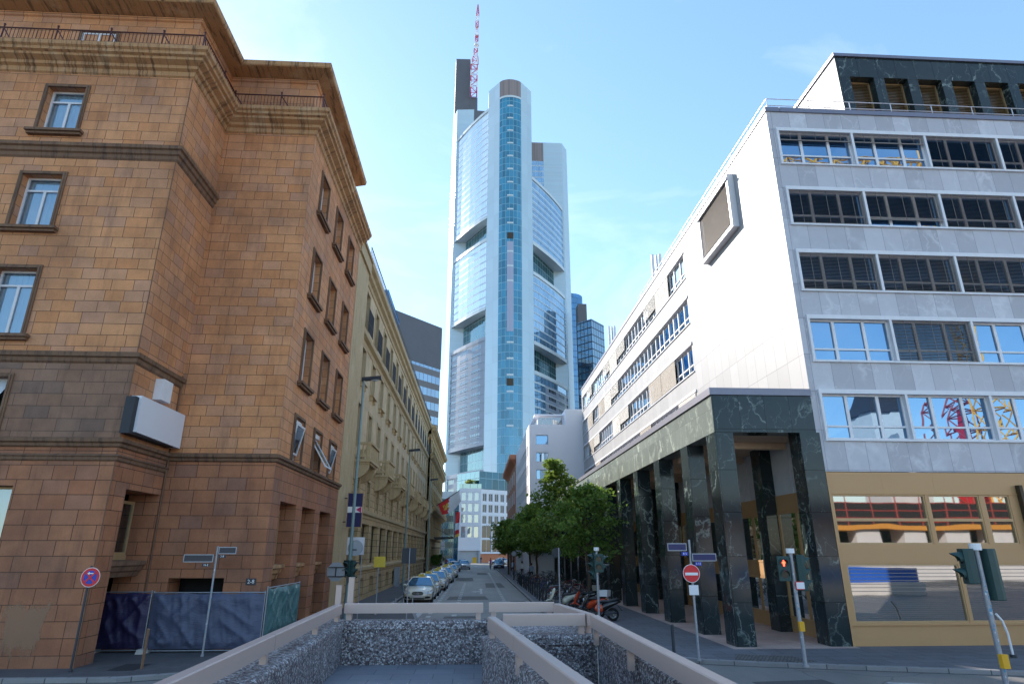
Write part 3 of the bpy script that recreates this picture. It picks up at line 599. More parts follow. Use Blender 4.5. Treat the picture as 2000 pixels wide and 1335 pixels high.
for k,y in enumerate(BAY):
    hw=.66 if k<8 else .6
    for z0,z1 in ((9.1,11.73),(13.1,15.3),(16.75,19.1)):
        w=window(H,Fc,y-hw,y+hw,z0,z1,.24,fm='bronze_dark',curt='curtain_grey' if (k*7+int(z0))%3 else None,glass='glass_street',fw=.06,fold=1); fix(w,H)
        m=MB(); m.fbox(Fc,y-hw-.2,y-hw-.002,z0-.05,z1+.2,-.02,.05); m.fbox(Fc,y+hw+.002,y+hw+.2,z0-.05,z1+.2,-.02,.05); m.fbox(Fc,y-hw-.001,y+hw+.001,z1+.002,z1+.2,-.02,.048); m.build('surround','cream_trim',w)
        if z0==13.1:
            m=MB(); m.fbox(Fc,y-hw-.25,y+hw+.25,z0-.12,z0-.052,-.02,.26); m.fbox(Fc,y-hw-.15,y-hw+.1,z0-.4,z0-.122,-.02,.18); m.fbox(Fc,y+hw-.1,y+hw+.15,z0-.4,z0-.122,-.02,.18); m.build('sill','cream_trim',w)
        if z0==16.75:
            m=MB()
            for zz in (16.85,17.75): m.cyl(Fc(y-hw-.25,zz,.33),Fc(y+hw+.25,zz,.33),.025,5)
            for j in range(15): u=y-hw-.25+(2*hw+.5)*j/14; m.cyl(Fc(u,16.25,.33),Fc(u,17.75,.33),.014,4)
            m.build('window_rail','iron',w)
    w=window(H,Fl,y-hw,y+hw,5.75,7.35,.28,fm='bronze_dark',curt=None,glass='glass_street',fw=.06); fix(w,H)
    m=MB(); m.fbox(Fl,y-hw-.2,y-hw-.002,5.6,7.5,-.02,.06); m.fbox(Fl,y+hw+.002,y+hw+.2,5.6,7.5,-.02,.06); m.fbox(Fl,y-hw-.001,y+hw+.001,7.352,7.52,-.02,.058); m.build('surround','cream_trim',w)
    w=window(H,Fl,y-1.42,y+(1.42 if k<8 else 1.3),2.25,4.7,.32,fm='bronze_dark',curt=None,glass='glass_street',fw=.1,name='shop_window',mul=1); fix(w,H)
    w=window(H,Fl,y-.75,y+.75,.3,1.42,.3,fm='bronze_dark',curt=None,glass='glass_dark',fw=.06,name='basement_window'); fix(w,H)
def balcony(par,F,y,hw,zs,proj,mt):
    m=MB(); m.fbox(F,y-hw,y+hw,zs-.14,zs,-.1,proj); m.fbox(F,y-hw+.08,y+hw-.08,zs-.26,zs-.143,-.1,proj-.1)
    # curved bracket under the slab
    n=8; prev=None
    for e in (-hw+.12,hw-.5):
        ring=[(proj-.15-(proj-.2)*t*t*.98, zs-.262-.85*math.sin(t*math.pi/2)) for t in [i/n for i in range(n+1)]]
        A=[F(y+e,z,d) for d,z in ring]+[F(y+e,zs-.262,0)]; B=[F(y+e+.38,z,d) for d,z in ring]+[F(y+e+.38,zs-.262,0)]
        m.loft([A,B])
    A=[F(y-hw+.3,z-.0,d*.9) for d,z in [(proj-.3,zs-.262),(proj*.5,zs-.55),(.05,zs-.9),(0,zs-.262)]]; B=[F(y+hw-.3,z,d*.9) for d,z in [(proj-.3,zs-.262),(proj*.5,zs-.55),(.05,zs-.9),(0,zs-.262)]]; m.loft([A,B])
    o=m.build('balcony',mt,par); fix(o,par)
    r=MB(); r.fbox(F,y-hw,y+hw,zs+.86,zs+1.0,proj-.2,proj+.02)
    for e in (-1,1):
        a=y+e*hw; r.fbox(F,min(a,a-e*.2),max(a,a-e*.2),zs+.861,zs+.999,0,proj-.202); 
        for q in (proj-.2,.02): r.fbox(F,min(a-e*.02,a-e*.3),max(a-e*.02,a-e*.3),zs+.002,zs+.858,q-.08,q+.12)
        r.fbox(F,min(a-e*.03,a-e*.16),max(a-e*.03,a-e*.16),zs+.14,zs+.3,.1,proj-.3)
        for j in range(4): d=.22+(proj-.5)*j/3; r.cyl(F(a-e*.1,zs+.02,d),F(a-e*.1,zs+.45,d),.035,6,.075); r.cyl(F(a-e*.1,zs+.45,d),F(a-e*.1,zs+.86,d),.075,6,.04)
    n=max(5,int(hw*2/.3))
    for j in range(n):
        u=y-hw+.42+(2*hw-.84)*j/(n-1); r.cyl(F(u,zs+.02,proj-.1),F(u,zs+.45,proj-.1),.035,6,.08); r.cyl(F(u,zs+.45,proj-.1),F(u,zs+.86,proj-.1),.08,6,.04)
    r.build('balustrade',mt,o)
for y in (38.2,46.16,54.1,62.1,70.2,77,83.8,90): balcony(H,Fc,y,1.5 if y<66 else 1.35,8.12,1.2,'cream_trim')

# ornate ochre building further along
O=thing('ochre_ornate_building','ornate ochre sandstone building with long stone balconies beyond the cream building','building',(-12,109,0))
Fo_=fac((-6.9,0,0),(0,1,0),(1,0,0)); ob=[93.6+3.6*k for k in range(9)]; hs=[]
for y in ob:
    for z0,z1 in ((.6,3.6),(5.4,7.6),(9.4,12),(13.4,15.4),(17,18.8)): hs.append((y-.75,y+.75,z0,z1,.35))
b=MB(); wall(b,Fo_,91.4,126.4,0,19.6,hs); b.poly([(-30,126.4,0),(-6.9,126.4,0),(-6.9,126.4,20),(-30,126.4,20)]); b.poly([(-30,91.4,19),(-6.9,91.4,19),(-6.9,91.4,21),(-30,91.4,21)]); TB(b,'wall','ochre_stone',O)
OP=[(-6.9,91.4),(-6.9,126.4),(-20,126.4)]
for nm,pr in (('lower_cornice',[(0,4.4),(.1,4.5),(.3,4.7),(.32,4.95),(0,5.1)]),('balcony_ledge',[(0,7.9),(.3,8.1),(.9,8.5),(1.0,8.9),(1.0,9.0),(0,9.05)]),('upper_cornice',[(0,15.7),(.1,15.8),(.4,16.0),(.6,16.3),(0,16.5)]),('roof_cornice',[(0,19.3),(.1,19.4),(.2,19.7),(.6,20.0),(.75,20.4),(.7,20.6),(-6,21.4)])):
    b=MB(); b.sweep(OP,pr); TB(b,nm,'ochre_stone',O)
b=MB()
for zt,zb in ((9.95,9.06),(17.4,16.51)):
    d=.85 if zt<12 else .5
    b.fbox(Fo_,91.5,126.3,zt-.12,zt,d-.1,d+.1); b.fbox(Fo_,91.5,126.3,zb,zb+.12,d-.1,d+.1)
    for k in range(86): b.cyl(Fo_(91.7+.4*k,zb+.12,d),Fo_(91.7+.4*k,zt-.12,d),.06,5)
TB(b,'balustrade','ochre_stone',O)
b=MB(); b.fquad(Fo_,91.4,126.4,0,19.5,-1); TB(b,'interior','room_dark',O)
for y in ob:
    for z0,z1 in ((.6,3.6),(5.4,7.6),(9.4,12),(13.4,15.4),(17,18.8)):
        w=window(O,Fo_,y-.75,y+.75,z0,z1,.3,fm='bronze_dark',curt=None,glass='glass_street',fw=.09); fix(w,O)
    m=MB(); 
    for z in (5.1,9.06,13.0): m.fbox(Fo_,y+1.35,y+2.15,z+.003,z+3.0 if z<12 else z+2.6,-.02,.14)
    TB(m,'pilaster','ochre_stone',O)
c=thing('entrance_canopy','dark entrance canopy hanging over the pavement below the ochre building','canopy',(-5.6,106,4.6))
b=MB(); b.hexa([(-6.9,102,4.75),(-3.6,102,4.95),(-3.6,110,4.95),(-6.9,110,4.75)],[(-6.9,102,5.05),(-3.6,102,5.1),(-3.6,110,5.1),(-6.9,110,5.05)]); TB(b,'canopy_roof','canopy_dark',c)
b=MB(); b.box(-6.8,-5.0,100,101.6,3.4,3.5); b.cyl((-6.85,102.3,6.6),(-3.8,102.2,5.1),.04,6); b.cyl((-6.85,109.5,6.6),(-3.8,109.6,5.1),.04,6); TB(b,'canopy_rod','iron',c)

# ------------------------------------------------------------------ marble office building (right corner)
OB=thing('marble_office_building','pale marble office block on dark green columns with ribbon windows and gold storefront','building',(20,40,0))
XS=12.27; Fw=fac((XS,0,0),(0,1,0),(-1,0,0)); Fg=fac((0,21.7,0),(1,0,0),(0,-1,0))
ROWS=[(18.6,20.3),(15.72,17.4),(12.8,14.5),(9.9,11.68)]; FROW=ROWS+[(6.92,8.72)]
wh=[(33.4,71.0,a,c,.3) for a,c in ROWS]
b=MB(); wall(b,Fw,21.7,71.6,8.74,21.2,wh); b.poly([(XS,71.6,0),(40,71.6,0),(40,71.6,21.2),(XS,71.6,21.2)]); TB(b,'side_wall','white_marble',OB)
b=MB(); wall(b,Fg,XS,40,5.76,21.2,[(12.62,38.8,a,c,.3) for a,c in FROW]); TB(b,'front_wall','grey_marble',OB)
b=MB(); b.fbox(Fw,21.64,71.6,21.2,21.42,-.6,.05); b.fbox(Fg,XS+.62,40,21.2,21.419,-.6,.06); TB(b,'roof_edge','alu_dark',OB)
b=MB(); b.poly([(XS+.3,22,21.3),(40,22,21.3),(40,71,21.3),(XS+.3,71,21.3)]); b.poly([(40,21.7,0),(40,71.6,0),(40,71.6,21.3),(40,21.7,21.3)]); TB(b,'roof','alu_dark',OB)
b=MB(); b.fquad(Fw,32,71.4,8.9,21,-1.3); b.fquad(Fg,XS+1.3,39.9,6,21,-1.5); TB(b,'interior','room_dark',OB)
b=MB()
for z in (21.75,22.1):
    b.cyl((XS+.25,21.95,z),(40,21.95,z),.022,5); b.cyl((XS+.25,21.95,z),(XS+.25,45,z),.022,5)
for k in range(15): b.cyl((XS+.25+1.9*k,21.95,21.4),(XS+.25+1.9*k,21.95,22.1),.02,5)
for k in range(1,12): b.cyl((XS+.25,21.95+2*k,21.4),(XS+.25,21.95+2*k,22.1),.02,5)
TB(b,'roof_railing','alu',OB)
def office_unit(F,u0,u1,z0,z1,st,hb=True):
    m=MB(); W=u1-u0; d=-.12; fw=.065; tz=z0+(z1-z0)*.27
    frame(m,F,u0,u1,z0,z1-.12,fw,d-.05,d+.03); xs=[u0,u0+W*.31,u0+W*.69,u1]
    m.fbox(F,u0+fw,u1-fw,tz-.035,tz+.035,d-.05,d+.031)
    for c in xs[1:3]: m.fbox(F,c-.06,c+.06,z0+fw,z1-.12-fw,d-.05,d+.034)
    w=m.build('window','white_paint_frame' if st!='b' else 'alu',OB); fix(w,OB)
    p=MB(); 
    for i,(a,c) in enumerate(zip(xs,xs[1:])):
        e=.012*math.sin(u0*5+i*2.3+z0)
        for za,zb in ((z0,tz),(tz,z1-.12)): p.poly([F(a,za,d-.02),F(c,za,d-.02+e),F(c,zb,d-.02+e*.5),F(a,zb,d-.02)])
    p.build('pane','glass_mirror' if hb else 'glass_mirror_side',w)
    if st in 'bac':
        s=MB(); lo=z0+.03 if st=='b' else (z1-.12-.42 if st=='a' else z0+.3)
        pit=.062; n=int((z1-.12-lo)/pit)
        for k in range(n):
            z=z1-.14-pit*k; s.poly([F(u0+.04,z,.01),F(u1-.04,z,.01),F(u1-.04,z-.036,.06),F(u0+.04,z-.036,.06)])
        for c in (u0+W*.15,u0+W*.5,u0+W*.85): s.fbox(F,c-.006,c+.006,lo,z1-.12,.055,.066)
        s.fbox(F,u0+.04,u1-.04,lo-.03,lo+.01,.01,.06)
        s.build('blind','blind_slat',w)
    elif st in 'whtg':
        s=MB(); lo={'w':z0+.04,'h':z0+.55,'t':z0+.04,'g':z0+.5}[st]; n=24
        for k in range(n): 
            a=lo+(z1-.14-lo)*k/n; c=lo+(z1-.14-lo)*(k+1)/n; s.poly([F(u0+.03,a,.05),F(u1-.03,a,.05),F(u1-.03,c,.035),F(u0+.03,c,.035)])
        s.build('blind','blind_white' if st in 'wh' else 'blind_taupe',w)
    return w
glassy('glass_mirror_side',(1,1,1),.22,.02,(.27,.32,.325),rcol=(.85,.95,1.0))
SIDE=['owhoohwhooho','oooooohwtoto','ottoohwoohto','hootoooootot']
for (z0,z1),sts in zip(ROWS,SIDE):
    for k,st in enumerate(sts): office_unit(Fw,33.4+37.6/12*k,33.4+37.6/12*(k+1),z0,z1,st,False)
    b=MB(); b.fbox(Fw,33.3,71.1,z1-.12,z1+.03,-.3,.07); b.fbox(Fw,33.3,71.1,z0-.06,z0-.003,-.3,.06); TB(b,'window_ledge','white_paint_frame',OB)
FST=['aabbbbbb','bcbbbbbb','bbbbbbbb','obobbobo','oooobooo']
for (z0,z1),sts in zip(FROW,FST):
    for k,st in enumerate(sts):
        a=12.62+3.27*k; office_unit(Fg,a+.05,a+3.22,z0,z1,st)
    b=MB(); b.fbox(Fg,12.56,38.86,z1-.12,z1+.04,-.3,.1); b.fbox(Fg,12.56,38.86,z0-.07,z0-.003,-.3,.08)
    for k in range(9):
        a=12.62+3.27*k; b.fbox(Fg,a-.05,a+.05,z0,z1-.121,-.2,.09)
    TB(b,'window_ledge','white_paint_frame',OB)
# projecting bay window on the white side wall
w=MB(); y0,y1,za,zb=25.75,29.5,17.95,20.2
frame(w,Fw,25.53,29.75,17.72,20.62,.2,-.02,.32); w.fbox(Fw,25.5,29.8,20.3,20.42,.32,.40)
bw=TB(w,'bay_window','white_paint_frame',OB)
w=MB(); w.fquad(Fw,y0-.1,y1+.1,za-.1,zb+.3,.20); w.build('pane','glass_mirror_side',bw)
w=MB()
for k in range(36):
    z=zb+.18-.065*k; w.poly([Fw(y0-.02,z,.262),Fw(y1+.02,z,.262),Fw(y1+.02,z-.052,.286),Fw(y0-.02,z-.052,.286)])
w.build('blind','blind_slat',bw)
# podium on columns
PX=8.5
b=MB(); b.box(PX,PX+.75,21.705,74,7.14,8.5); TB(b,'lintel','green_marble_sunlit',OB)
b=MB(); b.box(PX+.004,XS-.01,21.69,22.4,7.136,8.499); TB(b,'front_lintel','green_marble',OB)
b=MB(); b.box(PX-.06,XS-.003,21.62,74.1,8.503,8.76); TB(b,'podium_cap','alu_dark',OB)
b=MB(); b.poly([(PX+.7,22.3,7.16),(XS+.3,22.3,7.16),(XS+.3,74,7.16),(PX+.7,74,7.16)])
for k in range(12): b.box(PX+.76,XS,24.0+4.15*k,24.3+4.15*k,6.9,7.158)
TB(b,'soffit','soffit',OB)
CY=[21.72,24.81,28.93,33.04,37.27]+[41.4+4.15*k for k in range(8)]
for y in CY:
    b=MB(); b.box(PX+.004,PX+.68,y,y+.88,.1,7.145); TB(b,'column','green_marble',OB)
b=MB(); b.box(11.62,12.36,21.66,22.5,.1,7.145); TB(b,'column','green_marble',OB)
Fi=fac((XS,0,0),(0,1,0),(-1,0,0))
b=MB(); b.fquad(Fi,22.5,74,.1,7.16,-.5); TB(b,'inner_wall','room_warm',OB)
for k in range(12):
    y=25.9+4.15*k; b=MB(); b.fbox(Fi,y-.4,y+.4,.1,7.155,-.2,.5); TB(b,'pilaster','green_marble',OB)
    a0=y-3.75 if k else 22.5; a1=y-.4
    b=MB(); b.fbox(Fi,a0,a1,.1,.62,-.1,.02); b.fbox(Fi,a0,a1,2.05,2.62,-.1,.02); b.fbox(Fi,a0,a1,4.55,5.2,-.1,.02)
    m_=(a0+a1)/2
    for c in (a0+.04,m_,a1-.04): b.fbox(Fi,c-.04,c+.04,.62,2.05,-.08,.03); b.fbox(Fi,c-.04,c+.04,2.62,4.55,-.08,.03)
    for z in (.66,2.01,2.66,4.51): b.fbox(Fi,a0,a1,z-.035,z+.035,-.08,.034)
    o=TB(b,'arcade_window','gold_panel',OB)
    b=MB(); b.fquad(Fi,a0,a1,.62,2.05,-.02); b.fquad(Fi,a0,a1,2.62,4.55,-.02); b.build('pane','glass_street',o)
    b=MB(); b.fbox(Fi,a0,a1,5.2,7.15,-.1,.0); b.fbox(Fi,m_-.03,m_+.03,5.2,7.15,.001,.03); b.build('upper_panel','curtain_grey',o)
    if k<5:
        b=MB()
        for j in range(9): z=2.0-.075*j; b.fbox(Fi,a0+.1,a1-.1,z-.03,z,-.06,-.05)
        b.build('blind','blind_white',o)
# gold storefront under the grey marble
b=MB(); F=Fg
H2=[(12.47,15.86,3.3,4.96,.12),(15.98,17.86,3.3,4.96,.12),(18.03,18.98,3.3,4.96,.12),(12.6,16.55,.82,2.66,.12),(16.65,21.5,.82,2.66,.12),(21.6,26,.82,2.66,.12),(20.2,24,3.3,4.96,.12),(24.1,28,3.3,4.96,.12)]
wall(b,F,12.36,40,.1,5.74,H2)
for x in (14.4,16.3,19.15,19.5,22): b.fbox(F,x-.008,x+.008,4.98,5.74,-.01,.003)
for x in (15.4,17.6,20.8): b.fbox(F,x-.008,x+.008,.1,.8,-.01,.003)
b.fbox(F,12.36,40,.74,.8,0,.06); b.fbox(F,12.36,40,4.97,5.0,0,.03); b.fbox(F,12.36,12.44,.1,5.74,0,.05)
TB(b,'storefront_wall','gold_panel',OB)
for i,h in enumerate(H2):
    b=MB(); frame(b,F,h[0],h[1],h[2],h[3],.05,-.12,-.02)
    if h[2]>3: b.fbox(F,h[0]+.05,h[1]-.05,4.06,4.16,-.12,-.018)
    if i==0: b.fbox(F,14.36,14.52,h[2]+.05,h[3]-.05,-.14,-.10)
    o=TB(b,'storefront_window','gold_frame',OB)
    b=MB(); b.fquad(F,h[0],h[1],h[2],h[3],-.08); b.build('pane','glass_street',o)
    if h[2]<3:
        b=MB()
        for j in range(8): z=2.6-.115*j; b.fbox(F,h[0]+.05,h[1]-.05,z-.018,z,-.075,-.065)
        for j in range(12): z=1.58-.06*j; b.fbox(F,h[0]+.05,h[1]-.05,z-.006,z,-.075,-.07)
        b.build('blind','blind_slat',o)
b=MB(); b.box(19.3,19.42,21.5,21.69,3.2,5.3); TB(b,'louvre','bronze_dark',OB)
# penthouse
Fp=fac((0,23.2,0),(1,0,0),(0,-1,0)); ph=[(17.57+1.69*k,18.75+1.69*k,21.4,24.7,.45) for k in range(10)]
b=MB(); wall(b,Fp,16.98,40,21.3,25.85,ph); TB(b,'penthouse_wall','green_marble',OB)
b=MB(); b.poly([(16.98,23.2,21.3),(16.98,62,21.3),(16.98,62,25.85),(16.98,23.2,25.85)]); TB(b,'penthouse_side_wall','white_marble',OB)
b=MB(); b.box(16.9,40,23.12,62,25.85,26.02); TB(b,'penthouse_roof','alu_dark',OB)
for h in ph:
    b=MB(); frame(b,Fp,h[0],h[1],h[2],h[3],.07,-.48,-.38); o=TB(b,'penthouse_window','gold_frame',OB)
    b=MB(); b.fquad(Fp,h[0],h[1],h[2],h[3],-.45); b.build('pane','glass_street',o)
    b=MB(); lo=22.0 if h[0]>24 else 22.9
    for j in range(int((24.65-lo)/.09)): z=24.65-.09*j; b.poly([Fp(h[0]+.05,z,-.40),Fp(h[1]-.05,z,-.40),Fp(h[1]-.05,z-.05,-.36),Fp(h[0]+.05,z-.05,-.36)])
    b.build('blind','gold_panel',o)
Fq=fac((16.98,0,0),(0,1,0),(-1,0,0)); b=MB(); b.fbox(Fq,24.6,26.4,21.4,23.3,-.05,.006); TB(b,'penthouse_side_window','bronze_dark',OB)
def antenna(x,y,z,h,label):
    t=thing('roof_antenna',label,'antenna',(x,y,z)); b=MB(); b.cyl((0,0,0),(0,0,h),.05,6); b.build('pole','galv',t)
    for dx,dy in ((-.3,0),(.25,-.1),(.05,.25)):
        b=MB(); b.box(dx-.1,dx+.1,dy-.06,dy+.06,h*.35,h); b.cyl((dx,dy,h*.6),(0,0,h*.6),.025,5); b.build('panel','white_enamel' if h>2 else 'iron',t)
antenna(13.4,42.2,21.4,3.2,'cluster of white mobile phone antennas on the roof edge of the marble building')
antenna(13.4,58.5,21.4,3.3,'thin dark antenna further along the roof edge of the marble building')

# ------------------------------------------------------------------ tall glass office tower
TW=thing('glass_office_tower','very tall pale glass office tower with rounded glazed corner and red white mast','skyscraper',(14,290,0))
Lc=[(2.5,271.0),(-.6,275.0),(-3.6,279.4),(-6.6,284.0),(-9.5,288.9),(-12.6,294.4),(-15.4,300)]
Rc=[(25.0,270),(27.8,273.6),(30.8,277.9),(34.4,283.2),(38.0,288.8),(41.4,294.6),(44.5,300.4)]
def curve(mb,pts,z0,z1,inset=0,rev=False,m=0):
    acc=0
    P=[]
    c=Vector((14,310))
    for p in pts:
        v=Vector(p); q=v+(c-v).normalized()*inset; P.append(q)
    for a,q in zip(P,P[1:]):
        L=(q-a).length; mb.poly([(a.x,a.y,z0),(q.x,q.y,z0),(q.x,q.y,z1),(a.x,a.y,z1)],m,[(acc,z0),(acc+L,z0),(acc+L,z1),(acc,z1)]); acc+=L
def slabs(mb,pts,z,inset,m=0):
    c=Vector((14,310)); 
    A=[(p[0],p[1],z) for p in pts]; B=[tuple(Vector(p)+(c-Vector(p)).normalized()*inset)+(z,) for p in pts]
    for k in range(len(pts)-1): mb.poly([A[k],A[k+1],B[k+1],B[k]],m)
for pts,blocks,mats in ((Lc,[(159.5,223.3),(111,147),(47.5,96),(0,35.3)],['curve_glass','curve_glass','curve_grey','curve_grey']),(Rc,[(145.3,182),(94,129.3),(0,79.8)],['curve_glass_blue','curve_glass_blue','curve_glass_blue'])):  # lower left blocks: shade and duller reflection put into the grey colours
    for i,((z0,z1),mt) in enumerate(zip(blocks,mats)):
        b=MB(); curve(b,pts,z0,z1); TB(b,'curved_facade',mt,TW)
        b=MB(); 
        lm='tower_panel_plain' if mt!='curve_grey' else 'grey_ledge'
        for z in (z0,z1): b=MB(); curve(b,pts,z-.9,z+.9,-.35); slabs(b,pts,z-.9,9); slabs(b,pts,z+.9,9); TB(b,'facade_ledge',lm,TW)
        n=int((z1-z0)/3.75)
        for j in (range(1,n) if mt!='curve_glass' else []):
            zz=z0+j*3.75; b=MB(); curve(b,pts,zz-.16,zz+.16,-.22); TB(b,'floor_band',lm,TW)
    for (a0,a1),(c0,c1) in zip(blocks,blocks[1:]):
        b=MB(); curve(b,pts,c1,a0,5.0); TB(b,'sky_garden','garden_glass',TW)
        b=MB(); 
        p=pts[-1]; q=Vector(p)+(Vector((14,310))-Vector(p)).normalized()*7; b.poly([(p[0],p[1],c1),(q.x,q.y,c1),(q.x,q.y,a0),(p[0],p[1],a0)]); TB(b,'garden_cheek','tower_panel_fine',TW)
# lower right facade has a grey section
b=MB(); curve(b,Rc[2:],40,76,-.15); TB(b,'grey_facade','curve_grey',TW)
Ca=[(8.08,263.1),(9.2,262.0),(10.6,261.3),(12.0,260.9),(13.5,260.7),(15.0,260.85),(16.5,261.2),(17.9,261.7),(19.04,262.5)]
def arc(name,mat,z0,z1,pts,ins=0): b=MB(); curve(b,pts,z0,z1,ins); return TB(b,name,mat,TW)
arc('glazed_corner','core_glass',0,224,Ca); arc('louvre_crown','core_louvre',224.6,235,Ca); arc('crown_band','tower_panel_plain',223.6,224.8,Ca,-.2)
z=8
while z<222:
    if not (95<z<118 or 36<z<50 or 140<z<170 and False): b=MB(); curve(b,Ca[3:6],z,z+.8,-.12); TB(b,'corner_spandrel','tower_panel_plain',TW)
    z+=3.75*2
b=MB(); curve(b,Ca[3:6],96,141,-.1); TB(b,'corner_blank_panel','lilac_panel',TW)
for z in (142.5,71): b=MB(); curve(b,Ca[3:6],z,z+3.2,-.15); TB(b,'dark_vent','bronze_dark',TW)
arc('corner_wing','tower_panel',0,235,[(2.5,270.3),(8.08,263.1)]); arc('corner_wing','tower_panel',0,235,[(19.04,262.5),(25.0,269.2)])
b=MB(); b.poly([(p[0],p[1],235) for p in [(2.5,270.3)]+Ca+[(25,269.2),(25,285),(2.5,285)]]); b.prism([(2.5,270.3),(2.52,270.31),(3,286),(2.5,286)],0,234.9); b.prism([(25.0,269.2),(25.0,286),(24.5,286),(24.98,269.21)],0,234.9); TB(b,'corner_core','tower_panel_plain',TW)
# left column with dark service core
arc('left_column','tower_edge',0,244.5,[(-17.75,304.7),(-15.3,297.6)],0)
b=MB(); b.poly([(-15.3,297.6,0),(-5.6,296.8,0),(-5.6,296.8,244.5),(-15.3,297.6,244.5)]); b.poly([(-17.75,304.7,0),(-17.75,304.7,244.5),(-17.75,325,244.5),(-17.75,325,0)]); b.poly([(-17.75,304.7,244.5),(-15.3,297.6,244.5),(-5.6,296.8,244.5),(-5,325,244.5),(-17.75,325,244.5)]); TB(b,'column_face','tower_panel_fine',TW)
b=MB(); b.prism([(-5.59,296.9),(2.6,297.3),(2.6,310),(-5.59,310)],100,244); TB(b,'service_core','core_dark',TW)
b=MB(); b.prism([(-17.6,306.5),(-17.2,302.8),(-8.6,302.6),(-8.6,318),(-17.6,318)],244.4,286); b.prism([(-8.59,302.8),(-3.9,302.8),(-3.9,318),(-8.59,318)],244.4,258); TB(b,'core_tower','core_dark',TW)
# right column
b=MB(); b.poly([(34.5,300.2,0),(45.3,300.2,0),(45.3,300.2,226),(34.5,300.2,226)]); b.poly([(45.3,300.2,0),(48.9,306.5,0),(48.9,306.5,226),(45.3,300.2,226)]); b.poly([(34.5,300.2,226),(45.3,300.2,226),(48.9,306.5,226),(48,325,226),(34,325,226)]); TB(b,'column_face','tower_panel_fine',TW)
b=MB(); b.poly([(24,300.4,100),(34.49,300.4,100),(34.49,300.4,213.5),(24,300.4,213.5)]); TB(b,'service_glazing','curve_glass_blue',TW)
b=MB(); b.poly([(24,300.35,213.5),(34.49,300.35,213.5),(34.49,300.35,226),(24,300.35,226)]); TB(b,'louvre_crown','core_louvre',TW)
b=MB(); b.prism([(-14,302),(44,302),(46,325),(20,345),(-14,325)],0,180); TB(b,'tower_core','core_dark',TW)
# emblem ring on the left column
b=MB(); n=22; F=lambda a,r:Vector((-16.5,301.1,226))+Vector((.457,-.0,0)).normalized()*0+Vector((2.45,-7.1,0)).normalized()*(r*math.cos(a))+Vector((0,0,r*math.sin(a)))+Vector((-.945,-.325,0))*.4
for r0,r1,a0,a1 in ((3.1,4.1,-2.0,2.3),(.2,1.5,1.1,3.6)):
    b=MB()
    for k in range(n):
        a=a0+(a1-a0)*k/n; c=a0+(a1-a0)*(k+1)/n; b.poly([F(a,r0),F(a,r1),F(c,r1),F(c,r0)])
    TB(b,'emblem','sign_grey',TW)
# lattice mast
def lattice(b,x,y,z0,z1,w0,w1,n,r,mats=(0,1),seg=None):
    for k in range(n):
        za=z0+(z1-z0)*k/n; zb=z0+(z1-z0)*(k+1)/n; wa=w0+(w1-w0)*k/n; wb=w0+(w1-w0)*(k+1)/n; m=mats[(k if seg is None else k//seg)%2]
        A=[(x+sx*wa/2,y+sy*wa/2,za) for sx,sy in ((-1,-1),(1,-1),(1,1),(-1,1))]; B=[(x+sx*wb/2,y+sy*wb/2,zb) for sx,sy in ((-1,-1),(1,-1),(1,1),(-1,1))]
        for i in range(4):
            b.cyl(A[i],B[i],r,4,m=m); b.cyl(A[i],A[(i+1)%4],r*.7,4,m=m); b.cyl(A[i] if k%2 else A[(i+1)%4],B[(i+1)%4] if k%2 else B[i],r*.7,4,m=m)
b=MB(); lattice(b,-6.2,300.6,258,283,3.6,3.6,6,.34); lattice(b,-5.6,302,283,293,3.4,1.7,3,.26); lattice(b,-5.1,302,293,320,1.7,1.5,10,.22,(1,0),2); lattice(b,-4.8,302,320,328.5,1.6,.2,3,.2,(0,0))
for z,r in ((296,1.5),(303,1.2),(310,.9)): b.cyl((-5.1,302,z),(-5.1,302,z+.9),r,8,m=1)
TB(b,'mast',['mast_red','mast_white'],TW)

# ------------------------------------------------------------------ other distant buildings
def block(name,label,plan,z0,z1,mat,cat='building',roof='core_dark',extra=None):
    cx=sum(p[0] for p in plan)/len(plan); cy=sum(p[1] for p in plan)/len(plan)
    t=thing(name,label,cat,(cx,cy,0)); b=MB(); n=len(plan); acc=0
    for k in range(n):
        p=plan[k];q=plan[(k+1)%n]; L=math.hypot(q[0]-p[0],q[1]-p[1]); b.poly([p+(z0,),q+(z0,),q+(z1,),p+(z1,)],0,[(acc,z0),(acc+L,z0),(acc+L,z1),(acc,z1)]); acc+=L
    TB(b,'facade',mat,t); b=MB(); b.poly([p+(z1,) for p in plan]); TB(b,'roof',roof,t); return t
t=block('dark_office_tower','dark grey slab tower with bands of blue windows behind the cream building',[(-24,150.5),(-10.8,166),(-22,176),(-36,161)],0,50.6,'dark_tower','skyscraper')
b=MB(); b.prism([(-24.1,150.3),(-10.7,165.95),(-22,176.1),(-36.2,161)],50.6,62.8); TB(b,'blank_crown','core_dark',t)
t=block('blue_glass_tower','bright blue rounded glass tower just right of the pale tall tower',[(52+7.6*math.cos(a),333+7.6*math.sin(a)) for a in [2*math.pi*k/20 for k in range(20)]],0,143,'blue_tower','skyscraper')
t=block('navy_office_tower','dark navy tower with small blue windows at the right of the blue rounded tower',[(47.5,284),(53.6,277),(61.5,286),(55,294)],0,109,'navy_tower','skyscraper')
b=MB(); b.box(49.5,54,290,297,0,122); TB(b,'service_core','core_dark',t)
block('blue_glass_slab','narrow strip of blue glass building rising behind the cream roofline',[(-26.5,122),(-19.3,121),(-19.3,140),(-26.5,140)],0,55,'blue_tower','building')
